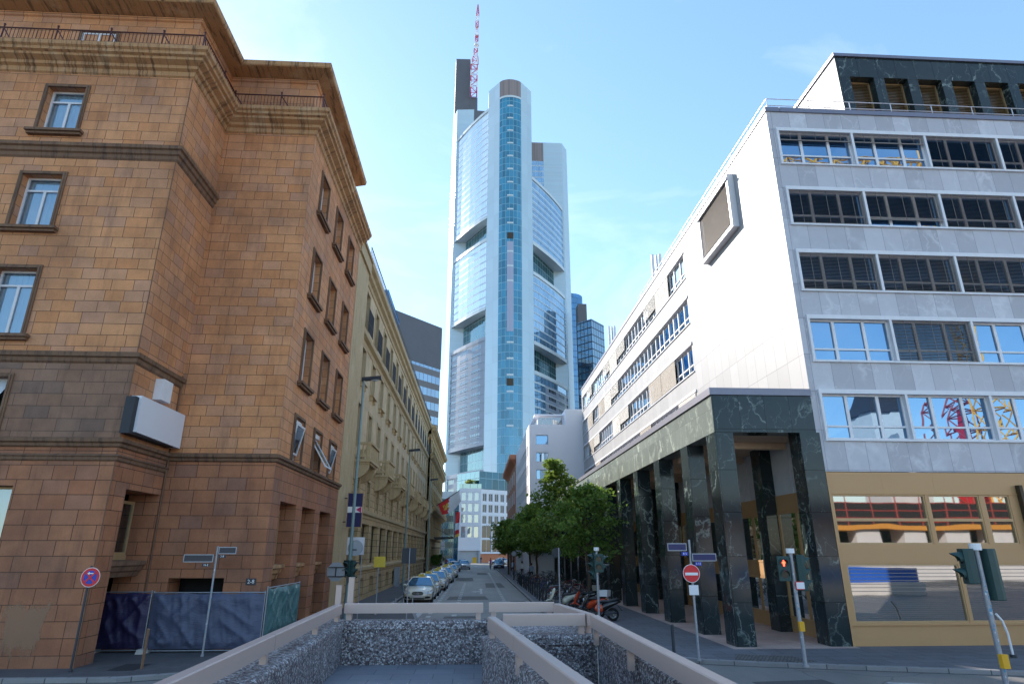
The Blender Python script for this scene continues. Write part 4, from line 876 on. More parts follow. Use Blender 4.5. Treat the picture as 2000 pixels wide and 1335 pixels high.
# white building beyond the marble block
Wb=thing('white_office_building','plain white building with square windows and roof terrace behind the tall tree','building',(12,84,0))
Fa=fac((0,72.2,0),(1,0,0),(0,-1,0)); Fb=fac((6,0,0),(0,1,0),(-1,0,0))
wn=[(6.8,8.22,14.85,15.95,.25),(6.8,8.22,12.85,13.92,.25),(6.8,8.22,10.85,11.95,.25)]
wn2=[(y,y+1.3,z,z+1.35,.25) for y in [74+2.3*k for k in range(10)] for z in (4.5,6.8,9.1,11.4,13.7)]
b=MB(); wall(b,Fa,6,16,0,17.2,wn); wall(b,Fb,72.2,98,0,17.2,wn2); b.poly([(6,72.2,17.2),(16,72.2,17.2),(16,98,17.2),(6,98,17.2)]); TB(b,'wall','mid_white_wall',Wb)
b=MB(); b.box(10.35,16,72.25,90,17.21,19.1); b.box(7.2,10.349,74.2,92,17.21,18.6); b.box(6.8,10.4,73.8,92.3,18.6,18.78); TB(b,'penthouse','mid_white_wall',Wb)
b=MB(); b.box(7.3,10.2,74.15,74.19,17.5,18.4); TB(b,'terrace_window','glass_dark',Wb)
b=MB(); 
for k in range(9): b.cyl((6.1+.5*k,72.4,17.2),(6.1+.5*k,72.4,17.9),.02,4)
b.cyl((6.1,72.4,17.9),(10.3,72.4,17.9),.025,4); TB(b,'terrace_railing','alu',Wb)
for F,L in ((Fa,wn),(Fb,wn2)):
    for h in L:
        w=window(Wb,F,h[0],h[1],h[2],h[3],.2,fm='alu_dark',curt=None,glass='glass_mirror' if F is Fa else 'glass_street',fw=.05,mul=0); fix(w,Wb)
Ob=thing('orange_brick_building','orange brick building with projecting cornice peeking out past the white building','building',(9,110,0))
b=MB(); b.box(5.9,18,98.2,124,0,16.0); TB(b,'wall','rusty_stone',Ob)
b=MB(); b.sweep([(18,124),(5.9,124),(5.9,98.2),(18,98.2)][::-1] if False else [(18,98.2),(5.9,98.2),(5.9,124)],[(0,15.8),(-.3,16.1),(-.9,16.6),(-.9,17.3),(.2,17.4)]); TB(b,'cornice','brick_orange',Ob)
Fd=fac((5.9,0,0),(0,1,0),(-1,0,0))
for k in range(5):
    for z in (3,6.5,10,13):
        w=window(Ob,Fd,100+4.6*k,101.5+4.6*k,z,z+2,-.03,fm='white_paint_frame',curt=None,glass='glass_street'); fix(w,Ob)
# building closing the street
Eb=thing('street_end_building','white panelled building with dark windows and glass top closing the street','building',(4,185,0))
Fe=fac((-4.85,174,0),(1,0,0),(0,-1,0)); ang=math.atan2(16,12.5); cs=math.cos(.62); sn=math.sin(.62)
Fe2=fac((1.15,174,0),(cs,sn,0),(sn,-cs,0))
eh=[(.6+1.75*j,.6+1.75*j+1.3,7.2+2.9*i if i>0 else 6.3,7.2+2.9*i+2.2 if i>0 else 9.2,.2) for i in range(4) for j in range(3)]
eh2=[(.5+2.05*j,.5+2.05*j+(1.35),9.9+2.95*i,9.9+2.95*i+2.1,.2) for i in range(3) for j in range(7)]+[(.4+3.6*j,3.6+3.6*j,z,z+3.2,.2) for j in range(4) for z in (2.6,6.2)]
b=MB(); wall(b,Fe,0,6,3.6,19.2,[h for h in eh]); wall(b,Fe2,0,15,2.2,19.0,eh2); b.fbox(Fe,0,6,3.0,3.6,-.3,.15); TB(b,'wall','mid_white_wall',Eb)
b=MB(); b.fbox(Fe,0,.4,0,3,-.3,0); b.fbox(Fe,5.5,6,0,3,-.3,0); b.fquad(Fe,.4,5.5,0,3,-.6); TB(b,'ground_floor','curtain_grey',Eb)
b=MB(); b.fquad(Fe2,0,15,0,2.2,-.3); TB(b,'shop_front','brick_orange',Eb)
for F,L in ((Fe,eh),(Fe2,eh2)):
    for i,h in enumerate(L):
        w=window(Eb,F,h[0],h[1],h[2],h[3],.15,fm='alu',curt=None,glass='glass_mirror_side' if F is Fe else 'glass_deep',fw=.08,mul=1 if F is Fe2 else 0); fix(w,Eb)
b=MB(); b.poly([Fe2(0,19,-1),Fe2(15,19,-1),Fe2(15,24,-1),Fe2(0,24,-1)],0,[(0,0),(15,0),(15,5),(0,5)]); b.poly([Fe2(0,19,-1),Fe2(0,19,-12),Fe2(0,24,-12),Fe2(0,24,-1)],0,[(0,0),(11,0),(11,5),(0,5)]); TB(b,'glass_storey','end_glass',Eb)
b=MB(); b.fquad(Fe,0,6,19.2,20.4,-.02); TB(b,'terrace_balustrade','link_glass',Eb)
b=MB(); b.poly([Fe(0,19.1),Fe(6,19.1),Fe2(15,19.0),(2,200,19)]); b.poly([(-4.85,174,0),(-4.85,200,0),(-4.85,200,19.1),(-4.85,174,19.1)]); TB(b,'roof','concrete',Eb)
t=block('glass_link_building','dark green glass hall between the ochre building and the white street end','None' and [(-11,179),(-4.9,178),(-4.9,200),(-11,200)],0,16.6,'link_glass')
b=MB(); b.box(-11,-4.92,177.6,200,16.62,18.6); TB(b,'roof_band','tower_panel_plain',t)

# ------------------------------------------------------------------ underpass entrance in the foreground
def slab_wall(name,label,plan,z0,z1,mat='pebble_concrete',cop=.05):
    """parapet with a rounded coping, plan counter-clockwise"""
    cx=sum(p[0] for p in plan)/len(plan); cy=sum(p[1] for p in plan)/len(plan)
    t=thing(name,label,'wall',(cx,cy,z0)); b=MB(); b.prism(plan,z0,z1-.16); TB(b,'wall_face',mat,t)
    b=MB(); n=len(plan); V=[Vector(p) for p in plan]; rings=[]
    for off,z in ((.0,z1-.16),(.03,z1-.155),(.03,z1-.05),(.012,z1-.015),(-.03,z1)):
        ring=[]
        for k in range(n):
            a=(V[k]-V[k-1]).normalized(); c=(V[(k+1)%n]-V[k]).normalized(); n1=Vector((a.y,-a.x));n2=Vector((c.y,-c.x)); m=(n1+n2)/(1+n1.dot(n2)); q=V[k]+m*off; ring.append((q.x,q.y,z))
        rings.append(ring)
    b.loft(rings); TB(b,'coping',mat,t); return t
slab_wall('parapet_wall','pebble concrete parapet on the left side of the raised platform',[(-2.75,5),(-2.33,5),(-2.69,14.0),(-3.10,14.36),(-3.10,14.0)],0,1.73)
slab_wall('parapet_wall','pebble concrete parapet across the far end of the raised platform',[(-2.685,14.002),(.27,14.002),(.27,14.36),(-3.09,14.362)],0,1.728)
slab_wall('parapet_wall','pebble concrete parapet running diagonally between the platform and the right pit',[(1.2,5.0),(1.7,5.0),(.70,11.6),(.14,11.6)],0,1.73)
slab_wall('parapet_wall','low broad pebble concrete block behind the right pit',[(.28,11.62),(2.1,11.62),(1.86,14.3),(.28,14.3)],0,1.727)
slab_wall('parapet_wall','pebble concrete parapet along the right side beside the asphalt',[(2.33,5),(2.66,5),(2.42,11.6),(2.11,11.6)],0,1.73)
b=MB(); b.poly([(-2.8,2,.91),(1.5,2,.91),(.28,14.1,.91),(-2.75,14.1,.91)]); kind(b.build('platform_floor','tile_platform'),'structure')
b=MB(); b.poly([(.2,2,.25),(2.5,2,.25),(2.4,11.8,.25),(.2,11.8,.25)]); kind(b.build('pit_floor','tile_platform'),'structure')
def rail(label,p,q,z1=2.05,h=.19,th=.07,posts=(0,1),pz=1.72,joint=None):
    P=Vector(p+(0,));Q=Vector(q+(0,)); d=(Q-P).normalized(); n=Vector((d.y,-d.x,0)); L=(Q-P).length
    t=thing('guard_rail',label,'railing',tuple(P+Vector((0,0,pz)))); segs=[(0,L)] if joint is None else [(0,joint-.012),(joint+.012,L)]
    for a,c in segs:
        b=MB(); A=P+d*a;B=P+d*c; e=.012
        rings=[]
        for o in (A,B):
            rings.append([tuple(o+n*x+Vector((0,0,z))) for x,z in ((-th,z1-h),(th,z1-h),(th,z1-e),(th-e,z1),(-th+e,z1),(-th,z1-e))])
        b.loft(rings); TB(b,'board','beige_rail',t)
    for s in posts:
        c=P+d*s; b=MB(); b.hexa([tuple(c+d*x+n*y+Vector((0,0,pz-.12))) for x,y in ((-.05,-.04),(.05,-.04),(.05,.04),(-.05,.04))],[tuple(c+d*x+n*y+Vector((0,0,z1-h-.002))) for x,y in ((-.05,-.04),(.05,-.04),(.05,.04),(-.05,.04))]); TB(b,'post','beige_rail',t)
    return t
rail('long beige metal rail along the left parapet, jointed in the middle',(-2.80,13.95),(-2.58,5.0),posts=(.12,2.1,5.05,8.2),joint=4.85)
rail('beige metal rail across the far end in front of the taxis',(-2.71,14.15),(.17,14.15),posts=(.1,2.78))
rail('short beige metal rail in line with the far end rail, right of a gap',(.29,14.15),(1.67,14.15),z1=2.06,posts=(.1,1.28),pz=1.7)
rail('grey beige metal rail along the diagonal middle parapet',(.28,11.27),(1.0,5.2),posts=(.06,2.5,5),joint=2.45)
rail('short beige metal rail facing the viewer at the head of the right pit',(.49,11.72),(1.92,11.72),posts=(.1,1.36))
t=rail('long sloping-looking beige rail on the right side beside the asphalt',(2.04,11.43),(2.14,5.0),posts=(.1,2.4,5.2),joint=None)
b=MB(); A=Vector((2.16,11.4,0));B=Vector((2.27,5,0)); b.hexa([(2.13,11.4,1.80),(2.2,11.4,1.80),(2.3,5,1.80),(2.23,5,1.80)],[(2.13,11.4,1.86),(2.2,11.4,1.86),(2.3,5,1.86),(2.23,5,1.86)]); TB(b,'lower_bar','beige_rail',t)
rail('far continuation of the right beige rail behind the short rail',(1.70,13.9),(2.02,11.62),posts=(.3,2.1))
for x,y,h,lb in ((-2.98,14.75,2.36,'short square beige post standing behind the left end of the far rail'),(-2.72,14.75,2.52,'taller square beige post beside the traffic light behind the far rail')):
    b=MB(); b.box(x-.06,x+.06,y-.05,y+.05,0,h); b.box(x-.065,x+.065,y-.055,y+.055,h,h+.015); tag(b.build('rail_post','beige_rail'),lb,'post')

# ------------------------------------------------------------------ signs, lamps, signals
def pole(par,x,y,z0,z1,r=.035,mat='galv',n=10,r1=None,stick=0,seed=1):
    b=MB(); b.cyl((x,y,z0),(x,y,z1),r,n,r1); b.cyl((x,y,z0),(x,y,z0+.05),r*1.7,n); o=TB(b,'pole',mat,par)
    if stick:
        rr=random.Random(seed); b=MB()
        for k in range(stick):
            z=z0+.4+rr.random()*(min(z1-z0,2.6)-.6); a=rr.uniform(-2.6,-.5); w=rr.uniform(.3,.8); h=rr.uniform(.02,.06)
            b.poly([(x+(r+.003)*math.cos(a+s*w),y+(r+.003)*math.sin(a+s*w),zz) for s,zz in ((0,z),(.5,z),(1,z),(1,z+h),(.5,z+h),(0,z+h))],rr.randrange(2))
        o=TB(b,'stickers',['sticker','sticker_blue'],o); o['kind']='stuff'; o.parent=[c for c in par.children if c.name.startswith('pole')][0]; o.matrix_parent_inverse=Matrix()
    return par
def disc(b,c,r,y,n=32,m=0,th=.006):
    b.cyl((c[0],y,c[1]),(c[0],y+th,c[1]),r,n,m=m)
# street name post, left
t=thing('street_name_post','leaning-looking grey post with two blank plates in front of the blue tarpaulin','sign',(-8.05,20.79,.12)); pole(t,-8.05,20.79,.12,3.22,.03,stick=14,seed=3)
def plate(par,x0,x1,y,z0,z1,m1='galv',m2='navy_plate',bw=.025):
    b=MB(); b.box(x0,x1,y,y+.015,z0,z1); o=TB(b,'street_plate',m1,par); b=MB(); b.box(x0+bw,x1-bw,y-.004,y-.0005,z0+bw,z1-bw); o2=TB(b,'plate_face',m2,o); o2.matrix_parent_inverse=Matrix(); return o
plate(t,-9.02,-8.12,20.74,2.75,2.98); plate(t,-7.99,-7.45,20.74,2.99,3.20)
for s,x,z in (('16-2',-8.32,2.67),('2-8',-7.86,2.92)):
    b=MB(); b.box(x-.11,x+.11,20.745,20.755,z-.045,z+.045); o=TB(b,'number_plate','navy_plate',t); text(s,'number_lettering',.085,'white_enamel',o,(x,20.742,z),(R(90),0,0),.001)
# no stopping sign
t=thing('no_stopping_sign','round blue and red no stopping sign with white arrow at the brown building corner','sign',(-10.45,18.4,.12)); pole(t,-10.42,18.45,.12,2.7,.03,'iron')
b=MB(); disc(b,(-10.36,2.41),.25,18.39,m=0); disc(b,(-10.36,2.41),.235,18.384,m=1); disc(b,(-10.36,2.41),.17,18.379,m=2)
for a in (R(45),R(-45)):
    d=Vector((math.cos(a),math.sin(a)));n=Vector((-d.y,d.x))*.022; b.poly([(-10.36+d.x*s*.18+n.x*k,18.374-(.001 if a>0 else 0),2.41+d.y*s*.18+n.y*k) for s,k in ((-1,-1),(1,-1),(1,1),(-1,1))],1)
b.poly([(-10.36+x,18.370,2.51+zz) for x,zz in ((-.09,0),(-.03,.04),(-.03,.012),(.07,.012),(.07,-.012),(-.03,-.012),(-.03,-.04))],0)
TB(b,'sign_disc',['white_enamel','red_enamel','enamel_blue'],t)
# no entry + street plates right
t=thing('no_entry_sign','round red no entry sign with white bar, street plates above, by the marble columns','sign',(6.38,19.2,.12)); pole(t,6.40,19.24,.12,3.4,.034,stick=10,seed=5)
b=MB(); disc(b,(6.37,2.45),.255,19.18,m=0); disc(b,(6.37,2.45),.24,19.174,m=1); b.box(6.37-.19,6.37+.19,19.165,19.173,2.40,2.475,0); TB(b,'sign_disc',['white_enamel','red_enamel'],t)
b=MB(); b.box(6.26,6.54,19.17,19.19,1.86,2.13); TB(b,'blank_panel','board_white',t)
plate(t,5.72,6.30,19.2,3.08,3.30,m2='street_plate'); plate(t,6.43,7.16,19.16,2.79,3.01,m2='street_plate')
for s,x,z in (('8-5',6.22,3.0),('1-13',6.60,2.72)):
    b=MB(); b.box(x-.10,x+.10,19.17,19.18,z-.05,z+.05); o=TB(b,'number_plate','enamel_blue',t); text(s,'number_lettering',.085,'white_enamel',o,(x,19.167,z),(R(90),0,0),.001)
# left side sign cluster
t=thing('blue_hotel_sign','blue panel with white cross band and crimson arrow in gilt frame behind the lamp post','sign',(-6.35,34,.12))
b=MB(); b.box(-6.83,-5.98,34.0,34.06,4.2,6.0); TB(b,'sign_frame','gold_frame',t); b=MB(); b.box(-6.78,-6.03,33.985,33.999,4.25,5.95,0); b.box(-6.78,-6.03,33.978,33.984,4.97,5.27,1); b.poly([(-6.34,33.974,5.12),(-6.06,33.974,5.29),(-6.06,33.974,4.95)],2); TB(b,'sign_face',['navy','white_enamel','crimson'],t)
b=MB(); b.tube([(-6.8,34.03,4.5),(-7.2,34.03,4.5)],.03,6); b.tube([(-6.8,34.03,5.7),(-7.2,34.03,5.7)],.03,6); TB(b,'bracket','iron',t)
t=thing('white_notice_board','white square board on two legs behind the grey round sign','sign',(-5.8,30.9,.12)); b=MB(); b.box(-6.05,-5.25,30.9,30.93,2.9,3.68); TB(b,'board','board_white',t)
for x in (-5.95,-5.35): b=MB(); b.cyl((x,30.96,.1),(x,30.96,3.6),.025,6); TB(b,'leg','galv',t)
def lamp(x,y,h,label,reach=.85):
    t=thing('street_lamp',label,'street lamp',(x,y,.12)); b=MB(); b.cyl((x,y,.12),(x,y,1.1),.11,12); b.cyl((x,y,1.1),(x,y,h),.085,12,.055); TB(b,'pole','lamp_green',t)
    b=MB(); P=[(x-.08,y,h),(x+reach,y,h+.14)]; b.hexa([(x-.1,y-.12,h-.06),(x+reach,y-.12,h+.02),(x+reach,y+.12,h+.02),(x-.1,y+.12,h-.06)],[(x-.1,y-.09,h+.10),(x+reach*.95,y-.09,h+.20),(x+reach*.95,y+.09,h+.20),(x-.1,y+.09,h+.10)]); TB(b,'lamp_head','sign_back',t)
    b=MB(); b.sphere((x+reach*.62,y,h+.02),.17,10,6,sc=(1.4,.6,.55)); TB(b,'lens','headlight',t); return t
lamp(-5.66,29.8,11.05,'tall green street lamp carrying traffic signal and signs at the left corner'); lamp(-5.68,52.5,11.0,'tall green street lamp on the pavement beside the front taxi'); lamp(-5.5,75.2,11.0,'farthest tall green street lamp next to the ochre building')
def head(par,x,y,z,rz,lenses,lit=None,ped=False,hood=True):
    """a signal head: facing local -Y before rotation rz"""
    c=math.cos(rz);s=math.sin(rz); T_=lambda px,py,pz:(x+px*c-py*s,y+px*s+py*c,z+pz)
    h=.3*lenses+.06; w=.16
    b=MB(); ring=lambda zz,k:[T_(px*k,py,zz) for px,py in ((-w,-.06),(w,-.06),(w,.02),(w*.75,.14),(-w*.75,.14),(-w,.02))]
    b.loft([ring(0,.92),ring(.02,1),ring(h-.02,1),ring(h,.92)]); o=TB(b,'signal_head','signal_green',par)
    for i in range(lenses):
        zc=.03+.3*i+.15
        b=MB(); n=14
        for k in range(n):
            a0=2*math.pi*k/n; a1=2*math.pi*(k+1)/n
            b.poly([T_(0,-.066,zc),T_(.105*math.cos(a0),-.066,zc+.105*math.sin(a0)),T_(.105*math.cos(a1),-.066,zc+.105*math.sin(a1))])
        l=b.build('lens','lens_off',o)
        if hood:
            b=MB()
            for k in range(-1,9):
                a0=math.pi*k/8; a1=math.pi*(k+1)/8; r=.125; e0=-.06-.20*max(.25,math.sin(max(0,min(math.pi,a0)))); e1=-.06-.20*max(.25,math.sin(max(0,min(math.pi,a1))))
                b.poly([T_(r*math.cos(a0),-.06,zc+r*math.sin(a0)),T_(r*math.cos(a1),-.06,zc+r*math.sin(a1)),T_(r*.92*math.cos(a1),e1,zc-.02+r*.92*math.sin(a1)),T_(r*.92*math.cos(a0),e0,zc-.02+r*.92*math.sin(a0))])
            b.build('visor','signal_green',o)
        if lit==i:
            b=MB(); q=-.072
            b.sphere(T_(0,q,zc+.06),.018,8,5,sc=(1,.3,1)); 
            b.poly([T_(-.035,q,zc+.038),T_(.035,q,zc+.038),T_(.045,q,zc-.01),T_(.022,q,zc-.015),T_(.02,q,zc-.085),T_(-.02,q,zc-.085),T_(-.022,q,zc-.015),T_(-.045,q,zc-.01)]); b.build('red_man','red_lamp',l)
    return o
def signal(label,x,y,h,heads,stick=12,seed=1,r=.055,box=False):
    t=thing('traffic_light',label,'traffic light',(x,y,.12)); pole(t,x,y,.12,h,r,'galv',12,stick=stick,seed=seed)
    b=MB(); b.cyl((x,y,h),(x,y,h+.13),r*2.1,14); TB(b,'pole_cap','white_enamel',t)
    for (dx,dy,z,rz,n,lit,ped) in heads:
        head(t,x+dx,y+dy,z,rz,n,lit,ped)
        b=MB()
        for zz in (z+.03,z+.3*n): b.cyl((x,y,zz),(x+dx*.8,y+dy*.8+.02,zz),.018,6)
        TB(b,'bracket','lamp_black',t)
    if box:
        b=MB(); b.box(x-.075,x+.055,y-r-.09,y-r+.01,1.0,1.24); TB(b,'push_button_box','box_yellow',t)
    return t
t=signal('pedestrian traffic light showing a red man, stickered pole, in front of the last column',8.97,18.2,3.02,[(-.26,-.02,2.28,R(-12),2,1,True),(.27,0,2.02,R(80),3,None,False)],26,2,box=True)
b=MB(); b.box(8.93,9.2,18.06,18.08,2.06,2.27); b.box(8.95,9.18,18.053,18.059,2.08,2.25,1); TB(b,'small_notice',['red_enamel','white_enamel'],t)
t=signal('traffic light with two dark backs and yellow push button at the right edge',9.97,12.5,3.1,[(-.22,.06,2.47,R(-110),2,None,False),(.24,.06,2.17,R(110),3,None,False)],34,9,.05,box=True)
t.rotation_euler=(0,0,0)
signal('slim traffic light with stickered pole in front of the motor scooters',4.68,25.2,3.08,[(-.12,.12,2.05,R(-75),3,None,False),(.05,-.12,2.3,R(-10),2,None,False),(.22,.1,2.3,R(80),2,None,False)],22,4,.05)
# left cluster on the lamp: traffic light + stop sign seen from behind
t=thing('traffic_light','green traffic light fixed to the first street lamp under the grey round sign','traffic light',(-5.66,29.7,2))
head(t,-5.72,29.6,2.02,R(-30),2); head(t,-5.48,29.72,1.72,R(80),3)
t=thing('stop_sign','grey octagonal back of a stop sign held on brackets left of the first lamp','sign',(-6.17,29.6,2.2)); b=MB(); b.cyl((-6.17,29.5,2.2),(-6.17,29.52,2.2),.42,8); 
TB(b,'octagon','sign_grey',t); bpy.context.view_layer.update()
o=t.children[0]; 
for v in o.data.vertices:
    dx,dz=v.co.x+6.17,v.co.z-2.2; a=R(22.5); v.co.x=-6.17+dx*math.cos(a)-dz*math.sin(a); v.co.z=2.2+dx*math.sin(a)+dz*math.cos(a)
b=MB()
for z in (2.0,2.38): b.box(-6.5,-5.7,29.45,29.49,z-.02,z+.02)
b.box(-6.19,-6.15,29.452,29.488,2.02,2.36); TB(b,'bracket','lamp_black',t)
t=thing('round_sign','grey back of a round sign on the first lamp in front of the white board','sign',(-5.45,29.7,3.2)); b=MB(); b.cyl((-5.47,29.9,3.2),(-5.47,29.915,3.2),.34,24); TB(b,'disc','sign_grey',t); b=MB(); b.box(-5.7,-5.4,29.86,29.89,3.1,3.14); TB(b,'bracket','lamp_black',t)
t=thing('yellow_sign','blank yellow square board on a post left of the front taxi','sign',(-4.8,33,.12)); b=MB(); b.box(-5.07,-4.5,32.96,32.98,2.30,2.80); TB(b,'board','yellow',t); pole(t,-4.84,33.02,.12,2.75,.03,'sign_grey')
t=thing('dark_square_sign','dark square sign back on a thin pole in front of the first taxi','sign',(-2.7,27,.12)); b=MB(); b.box(-3.04,-2.45,27.04,27.06,2.59,3.18); TB(b,'board','sign_back',t); pole(t,-2.72,27.0,.12,3.2,.024)
t=thing('round_sign','small dark round sign back on a slim grey pole in front of the cream scooter','sign',(3.62,28,.12)); b=MB(); b.cyl((3.46,28.04,3.0),(3.46,28.055,3.0),.2,20); TB(b,'disc','sign_back',t); pole(t,3.56,28,.12,3.2,.034,stick=4,seed=8)
t=thing('round_sign','distant grey round sign on a post beside the bicycle row','sign',(4.05,70,.12)); b=MB(); b.cyl((4.05,69.94,2.75),(4.05,69.96,2.75),.26,20); TB(b,'disc','sign_grey',t); pole(t,4.05,70,.12,3.0,.06,'iron')
t=thing('no_entry_plate','small white direction sign on a post near the hotel canopy','sign',(-4.9,98,.12)); b=MB(); b.box(-5.3,-4.7,97.95,97.98,3.1,3.6); b.box(-5.3,-4.7,97.95,97.98,3.7,4.4); TB(b,'board','board_white',t); pole(t,-5.0,98,.12,4.4,.05)
# bollards
def bollard(x,y,h,label,mat,group=None,r=.05,top=True):
    t=thing('bollard',label,'bollard',(x,y,.12),0,group); b=MB(); b.cyl((0,0,0),(0,0,h),r,8); b.build('post',mat,t)
    if top: b=MB(); b.cyl((0,0,h-.14),(0,0,h-.11),r*1.25,8); b.sphere((0,0,h),r*1.1,8,6,sc=(1,1,.7)); b.build('cap',mat,t)
    return t
bollard(-8.8,18.8,.95,'weathered brown bollard on the left kerb in front of the indigo tarpaulin','dark_trim',None,.04); bollard(6.15,20.8,.75,'single dark bollard on the right pavement near the no entry pole','iron')
for x,y,lb in ((-4.15,35.2,'left one of the three thin grey posts under the far rail'),(-3.75,35.2,'middle one of the three thin grey posts under the far rail'),(-3.3,35.4,'right one of the three thin grey posts under the far rail')): bollard(x,y,.6,lb,'galv',None,.04,False)
pr=bollard(4.05,38.0,.86,'dark iron bollard in the row along the bicycle parking kerb','iron','dark bollards along the bicycle row',.05)
for k in range(1,15):
    c=dup(pr); c.location=(4.02+.02*math.sin(k*2.1),38.0+1.75*k,.12)

# hoarding in front of the brown building
def panel(label,p,q,z0,z1,mat,seed,foot=True):
    P=Vector(p+(0,));Q=Vector(q+(0,)); d=(Q-P).normalized(); n=Vector((d.y,-d.x,0)); L=(Q-P).length
    t=thing('fence_panel',label,'fence',tuple(P)); nx=int(L/.045)+2; nz=38; b=MB(); V=[]
    def pt(i,j):
        u=i/nx; v=j/nz; a=noise.noise(Vector((u*L*1.7+seed,v*2.6,seed)))*.06+noise.noise(Vector((u*L*4+seed*3+v*3,v*4-u*3,seed)))*.028
        rg=lambda p:(1-abs(noise.noise(Vector(p))))**5; a=a*.6+.07*rg((u*L*1.3+v*1.9+seed,v*1.1-u*.5,seed))+.05*rg((u*L*2.1-v*2.6,v*.9+seed,seed*2.0))+.03*rg((u*L*5+v*1.5,v*.7,seed+9.0)); e=min(u,1-u,v,1-v); a*=min(1,e*9)
        sag=.035*abs(math.sin(u*L*3.2))*(v**6)
        return tuple(P+d*(u*L)+n*(.03+a)+Vector((0,0,z0+(z1-z0)*v-sag)))
    for i in range(nx):
        for j in range(nz): b.poly([pt(i,j),pt(i+1,j),pt(i+1,j+1),pt(i,j+1)],0,[(i/nx*L,j/nz*1.7),((i+1)/nx*L,j/nz*1.7),((i+1)/nx*L,(j+1)/nz*1.7),(i/nx*L,(j+1)/nz*1.7)])
    o=b.build('tarpaulin',mat,t,smooth=True,weld=True); fix(o,t)
    b=MB()
    for e in (0,L): c=P+d*e; b.cyl(c+Vector((0,0,.12)),c+Vector((0,0,z1+.06)),.022,8)
    for z in (z0-.05,z1+.01): b.cyl(P+Vector((0,0,z)),Q+Vector((0,0,z)),.02,8)
    TB(b,'frame','galv',t)
    b=MB(); c=P if foot else Q; b.hexa([tuple(c+d*x+n*y+Vector((0,0,.12))) for x,y in ((-.12,-.33),(.12,-.33),(.12,.33),(-.12,.33))],[tuple(c+d*x+n*y+Vector((0,0,.25))) for x,y in ((-.09,-.3),(.09,-.3),(.09,.3),(-.09,.3))]); TB(b,'concrete_foot','concrete',t); return t
panel('dark indigo tarpaulin fence panel next to the building corner',(-11.7,21.62),(-10.2,21.62),.24,1.84,'tarp_indigo',3); panel('wide creased blue tarpaulin fence panel with concrete foot',(-10.12,21.6),(-6.68,21.6),.22,1.82,'tarp_blue',11); panel('teal tarpaulin fence panel along the street side of the brown building',(-6.62,21.62),(-6.6,25.3),.55,1.95,'tarp_teal',23,False)

